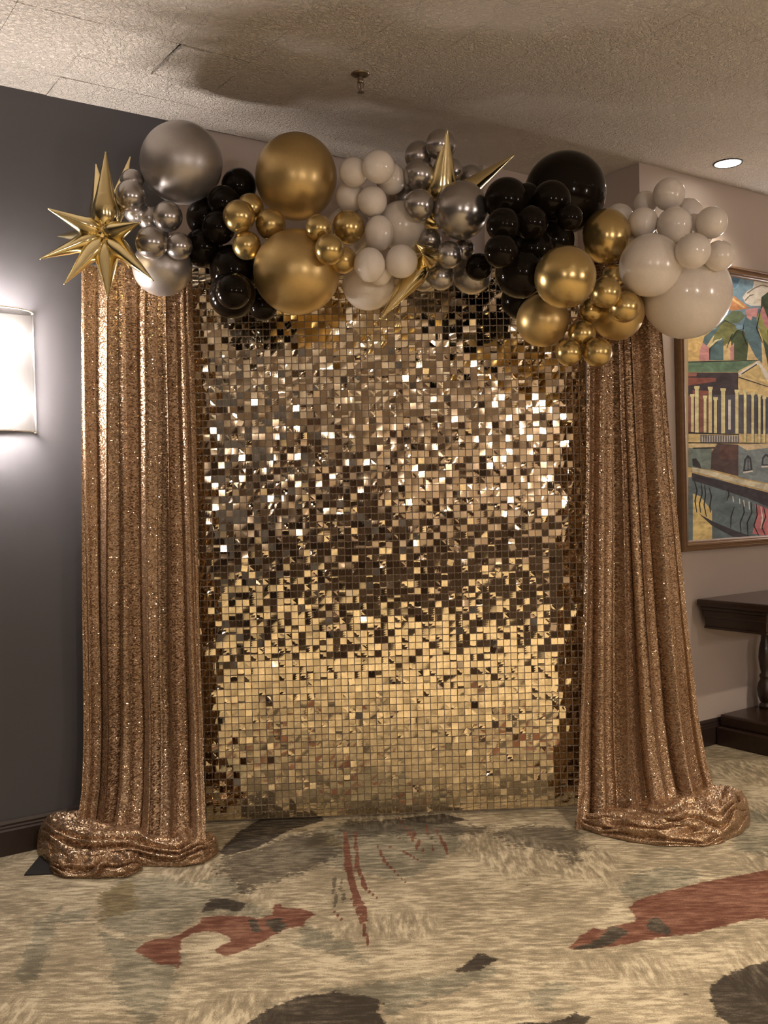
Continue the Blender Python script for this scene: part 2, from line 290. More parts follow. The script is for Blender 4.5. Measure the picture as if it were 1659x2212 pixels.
# ---------------------------------------------------------------- ceiling with its tiles
def room_box(name, a0, a1, b0, b1, z0, z1, mat):
    bm = bmesh.new(); box(bm, a0, a1, b0, b1, z0, z1); bm.transform(ROOM); return struct(bm_obj(name, bm, mat))
ceil = room_box('ceiling', -4.0, 8.0, -2.6, 5.2, HC + 0.060, HC + 0.13, M['ceiling'])
TA = [0.015 + 0.29 * k for k in range(-14, 28)]                       # joints across the room
TB = [1.645 - 0.29 * k for k in range(14, 0, -1)] + [1.645, 1.935, 2.225, 2.515, 2.805, 3.1, 3.39, 3.685, 3.895, 4.11]
def build_tiles():
    cache = {}; rest = bmesh.new()
    for i in range(len(TA) - 1):
        for j in range(len(TB) - 1):
            a0, a1, b0, b1 = TA[i], TA[i + 1], TB[j], TB[j + 1]
            c = W((a0 + a1) / 2, (b0 + b1) / 2, HC)
            if c.y < 2.9 or abs(c.x) / c.y > 0.47:                  # beyond the photo's view the tiles are joined into one
                if not (a0 > 3.98 and b0 > 3.39): box(rest, a0 + 0.0009, a1 - 0.0009, b0 + 0.0009, b1 - 0.0009, HC, HC + 0.013)
                continue
            key = (round(a1 - a0, 3), round(b1 - b0, 3))
            if key not in cache:
                bm = bmesh.new(); g = 0.0009; ha, hb = key[0] / 2 - g, key[1] / 2 - g
                box(bm, -ha, ha, -hb, hb, 0, 0.013)
                cache[key] = bpy.data.meshes.new('ceiling_tile'); bmesh.ops.recalc_face_normals(bm, faces=bm.faces[:]); bm.to_mesh(cache[key]); bm.free()
                cache[key].materials.append(M['ceiling'])
            o = bpy.data.objects.new('ceiling_tile', cache[key]); COL.objects.link(o); o.parent = ceil
            left = max(0.0, 1.0 - (i - 17) / 4.0)
            o.location = (c.x, c.y, HC + random.uniform(-0.0022, 0.0008) * min(1, left + 0.10))
            rx = random.gauss(0, 0.0045) * left; ry = random.gauss(0, 0.0045) * left; rz = random.gauss(0, 0.003) * left
            if i == 19 and j == 20: o.location += E1 * 0.005 + E2 * 0.004 + Vector((0, 0, -0.001)); o.scale = (0.955, 0.965, 1); rx, ry, rz = 0.006, -0.004, 0.022   # the slipped tile
            o.rotation_euler = (rx, ry, ANG + rz)
    rest.transform(ROOM); o = bm_obj('ceiling_tile_field', rest, M['ceiling'], ceil); o['kind'] = 'stuff'
build_tiles()

# ---------------------------------------------------------------- walls
WB = 4.12
room_box('wall_left', -4.0, 1.6927, WB - 0.022, WB + 0.12, 0, HC + 0.062, M['dark_wall'])
room_box('wall_back', 1.6935, 3.98, WB, WB + 0.12, 0, HC + 0.062, M['wall'])
room_box('wall_back_right', 3.304, 3.98, 3.83, 4.119, 0, HC - 0.001, M['wall'])
room_box('wall_right', 3.981, 8.0, 3.39, 4.3, 0, HC - 0.001, M['wall'])
room_box('wall_front', -4.0, 8.0, -2.6, -2.5, 0, HC + 0.062, M['taupe_wall'])
room_box('added_dark_panel_1', -2.0, -0.5, -2.4795, -2.45, 0, 2.15, M['baseboard'])  # no known door: unseen dark panel added to darken the sequin reflections
room_box('added_dark_panel_2', 2.3, 3.4, -2.4795, -2.45, 0, 2.15, M['baseboard'])  # second unseen panel, likewise added for the sequins to mirror dark
room_box('trim_1', -3.99, 7.99, -2.499, -2.48, 0, 1.02, M['baseboard'])
room_box('wall_side_left', -4.1, -4.0, -2.6, 4.24, 0, HC + 0.062, M['dark_wall'])
room_box('wall_side_right', 8.0, 8.1, -2.6, 4.3, 0, HC + 0.062, M['wall'])
BBP = [(0, 0), (-0.020, 0), (-0.020, 0.098), (-0.017, 0.106), (-0.0175, 0.112), (-0.013, 0.118), (-0.0135, 0.126), (-0.006, 0.138), (0, 0.140)]
def baseboard(name, a0, a1, b):
    bm = bmesh.new(); sweep(bm, BBP, a0, a1); bm.transform(ROOM @ Matrix.Translation((0, b, 0))); return struct(bm_obj(name, bm, M['baseboard']))
baseboard('baseboard_left', -3.99, 1.69, WB - 0.022)
baseboard('baseboard_right', 3.961, 7.99, 3.39)

# ---------------------------------------------------------------- wall sconces
def sconce(a, b, label, flip=False, lit=True):
    t = thing('wall_sconce', label, 'lamp', W(a, b, 1.945), ANG + (PI if flip else 0), 'fluted glass wall sconces')
    H = 0.242; RA, RB = 0.160, 0.120
    bm = bmesh.new(); box(bm, -0.156, 0.156, -0.014, 0, -0.238, 0.238, 0.004); bm_obj('backplate', bm, M['black_steel'], t)
    n = 44; prof = []
    for k in range(n * 4 + 1):
        th = PI * k / (n * 4); fl = 1.0 + 0.018 * abs(math.sin(n * th)); prof.append((-RA * math.cos(th) * fl, -0.002 - RB * math.sin(th) * fl))
    bm = bmesh.new(); lo = [bm.verts.new((x, y, -H)) for x, y in prof]; hi = [bm.verts.new((x, y, H)) for x, y in prof]
    for i in range(len(prof) - 1): bm.faces.new((lo[i], lo[i+1], hi[i+1], hi[i]))
    bm_obj('glass_shade', bm, M['glass'], t, smooth=False)
    for zr in (-H, H):
        bm = bmesh.new(); v0 = [bm.verts.new((x * 1.004, y * 1.004, zr - 0.0022)) for x, y in prof[::2]]; v1 = [bm.verts.new((x * 1.004, y * 1.004, zr + 0.0022)) for x, y in prof[::2]]
        w0 = [bm.verts.new((x * 0.975, y * 0.975, zr - 0.0022)) for x, y in prof[::2]]; w1 = [bm.verts.new((x * 0.975, y * 0.975, zr + 0.0022)) for x, y in prof[::2]]
        for i in range(len(v0) - 1):
            for A, B in ((v0, v1), (v1, w1), (w1, w0), (w0, v0)): bm.faces.new((A[i], A[i+1], B[i+1], B[i]))
        bm_obj('shade_rim', bm, M['pin'], t)
    for zc in (0.125, -0.125):
        bm = bmesh.new(); lathe(bm, [(0.006, -0.095), (0.024, -0.090), (0.034, -0.072), (0.037, -0.03), (0.037, 0.03), (0.034, 0.072), (0.024, 0.090), (0.006, 0.095)], 20)
        bm.transform(Matrix.Translation((0, -0.056, zc)) @ Matrix.Rotation(PI / 2, 4, 'Y')); bm_obj('bulb', bm, M['bulb'], t, smooth=True)
        bm = bmesh.new(); tube(bm, (0, -0.018, zc), (0, -0.034, zc), 0.016); bm_obj('socket', bm, M['chrome'], t, smooth=True)
    return t
sconce(0.93, WB - 0.022, 'fluted glass wall sconce glowing white on the dark wall left of the curtain')
sconce(0.9, -2.5, 'fluted glass wall sconce on the wainscoted wall opposite, in its middle', True)
sconce(6.1, 3.388, 'fluted glass wall sconce on the beige right wall beyond the painting')
sconce(4.4, -2.5, 'fluted glass wall sconce on the wainscoted wall opposite, at its right', True)
sconce(-2.6, -2.5, 'added fill sconce, unseen, at the left of the wainscoted wall opposite', True)  # invented third lamp on this wall, added for ambient fill

# ---------------------------------------------------------------- recessed downlights and the sprinkler
def downlight(a, b, label, watts, zc=HC):
    p = W(a, b, zc)
    t = thing('recessed_downlight', label, 'ceiling light', p, ANG, 'recessed downlights')
    bm = bmesh.new(); lathe(bm, [(0.066, 0.004), (0.066, -0.004), (0.070, -0.006), (0.074, -0.004), (0.076, 0.0), (0.076, 0.004)], 40, close=False); bm_obj('trim_ring', bm, M['trim_dark'], t, smooth=True)
    bm = bmesh.new(); lathe(bm, [(0.0655, 0.001), (0.0655, -0.002), (0.03, -0.0045), (0.004, -0.005)], 40); bm_obj('lens', bm, M['lens'], t, smooth=True)
    ld = bpy.data.lights.new('downlight_beam', 'SPOT'); ld.energy = watts; ld.color = DOWN_COL; ld.spot_size = math.radians(125); ld.spot_blend = 0.8; ld.shadow_soft_size = 0.05
    lo = bpy.data.objects.new('downlight_beam', ld); COL.objects.link(lo); lo.parent = t; lo.location = (0, 0, -0.03)
    return t
downlight(4.40, 3.16, 'lit round recessed downlight in the ceiling above the painting', DOWN_W * 0.12)
k_ = 0
for a_ in (-0.6, 2.0, 4.6):
    for b_ in (0.3, -1.5):
        k_ += 1
        downlight(a_, b_, 'lit round recessed downlight overhead, %s one of the row %s the backdrop' % ({-0.6: 'left', 2.0: 'middle', 4.6: 'right'}[a_], 'nearer' if b_ > 0 else 'farther from'), DOWN_W)
t = thing('fire_sprinkler', 'small pendant fire sprinkler hanging from the middle of the stippled ceiling', 'sprinkler', (-0.052, 3.92, HC))
bm = bmesh.new(); lathe(bm, [(0.038, 0.0), (0.038, -0.002), (0.030, -0.006), (0.014, -0.012), (0.013, 0.0)], 28); bm_obj('escutcheon', bm, M['chrome'], t, smooth=True)
bm = bmesh.new(); lathe(bm, [(0.012, -0.010), (0.012, -0.030), (0.009, -0.034), (0.004, -0.036)], 18)
for s in (-1, 1): tube(bm, (s * 0.011, 0, -0.028), (s * 0.010, 0, -0.058), 0.0022, 8); tube(bm, (s * 0.010, 0, -0.058), (0, 0, -0.072), 0.0022, 8)
tube(bm, (0, 0, -0.034), (0, 0, -0.072), 0.003, 8); bm_obj('sprinkler_body', bm, M['chrome'], t)
bm = bmesh.new(); lathe(bm, [(0.014, -0.072), (0.014, -0.074), (0.004, -0.0755)], 20); bm_obj('deflector', bm, M['chrome'], t)

# ---------------------------------------------------------------- painting on the right wall
def build_painting():
    a0, a1, z0, z1 = 4.228, 5.55, 1.073, 2.642; fwid = 0.058
    t = thing('framed_painting', 'large framed painting of a columned riverside building hanging on the right wall', 'painting', W(a0, 3.39, z0), ANG)
    Wd, Ht = a1 - a0, z1 - z0
    prof = [(0.0, -0.004), (0.0, -0.030), (0.006, -0.040), (0.014, -0.042), (0.018, -0.034), (0.026, -0.034), (0.030, -0.040), (0.038, -0.038), (0.041, -0.030), (0.048, -0.028), (0.052, -0.022), (0.058, -0.018), (0.058, -0.004)]
    def rail(kind):
        bm = bmesh.new(); L = Wd if kind in 'tb' else Ht
        A, B = [], []
        for q, d in prof: A.append(bm.verts.new((q, d, q))); B.append(bm.verts.new((L - q, d, q)))
        n = len(prof)
        for i in range(n): bm.faces.new((A[i], A[(i+1) % n], B[(i+1) % n], B[i]))
        bm.faces.new(A[::-1]); bm.faces.new(B)
        if kind == 't': bm.transform(Matrix.Translation((Wd, 0, Ht)) @ Matrix.Rotation(PI, 4, 'Y'))
        if kind == 'l': bm.transform(Matrix.Translation((0, 0, Ht)) @ Matrix.Rotation(PI / 2, 4, 'Y'))
        if kind == 'r': bm.transform(Matrix.Translation((Wd, 0, 0)) @ Matrix.Rotation(-PI / 2, 4, 'Y'))
        return bm_obj('frame_rail', bm, M['frame'], t)
    for k in 'btlr': rail(k)
    bm = bmesh.new(); box(bm, 0.05, Wd - 0.05, -0.016, -0.004, 0.05, Ht - 0.05); cv = bm_obj('canvas', bm, m_plain('primed_canvas', (0.50, 0.40, 0.26), 0.7, 0, 0.2, 5, 0.2, 300), t)
    cols = {}; V = []; Fc = []; mi = []; mats = []
    for k, (c, pts) in enumerate(PAINT):
        if c not in cols:
            tt = NT('oil_paint'); p = tt.n('TexCoord').outputs['Object']; lin = [(x / 255.0) ** 2.2 * 1.35 for x in c]; gy = 0.3 * lin[0] + 0.6 * lin[1] + 0.1 * lin[2]; lin = tuple(0.74 * x + 0.26 * gy for x in lin)
            n = tt.noise(tt.mapv(p, (9, 9, 22)), 1, 4, 0.65, 0.8)[0]
            cc = tt.mix(tt.n('MapRange', {0: n, 1: 0.3, 2: 0.7}).outputs[0], tuple(x * 0.62 for x in lin), tuple(min(1, x * 1.4) for x in lin))
            tt.pbr(Base_Color=cc, Roughness=0.6, Normal=tt.bump(n, 0.2, 0.002)); cols[c] = len(mats); mats.append(tt.m)
        b0 = len(V); y = -0.0162 - 0.00002 * k
        V += [(min(max(a - a0, 0.052), Wd - 0.052), y, min(max(z - z0, 0.052), Ht - 0.052)) for a, z in pts]; Fc.append(list(range(b0, len(V)))); mi.append(cols[c])
    o = np_obj('painted_scene', V, Fc, mats, t, mats=mi)
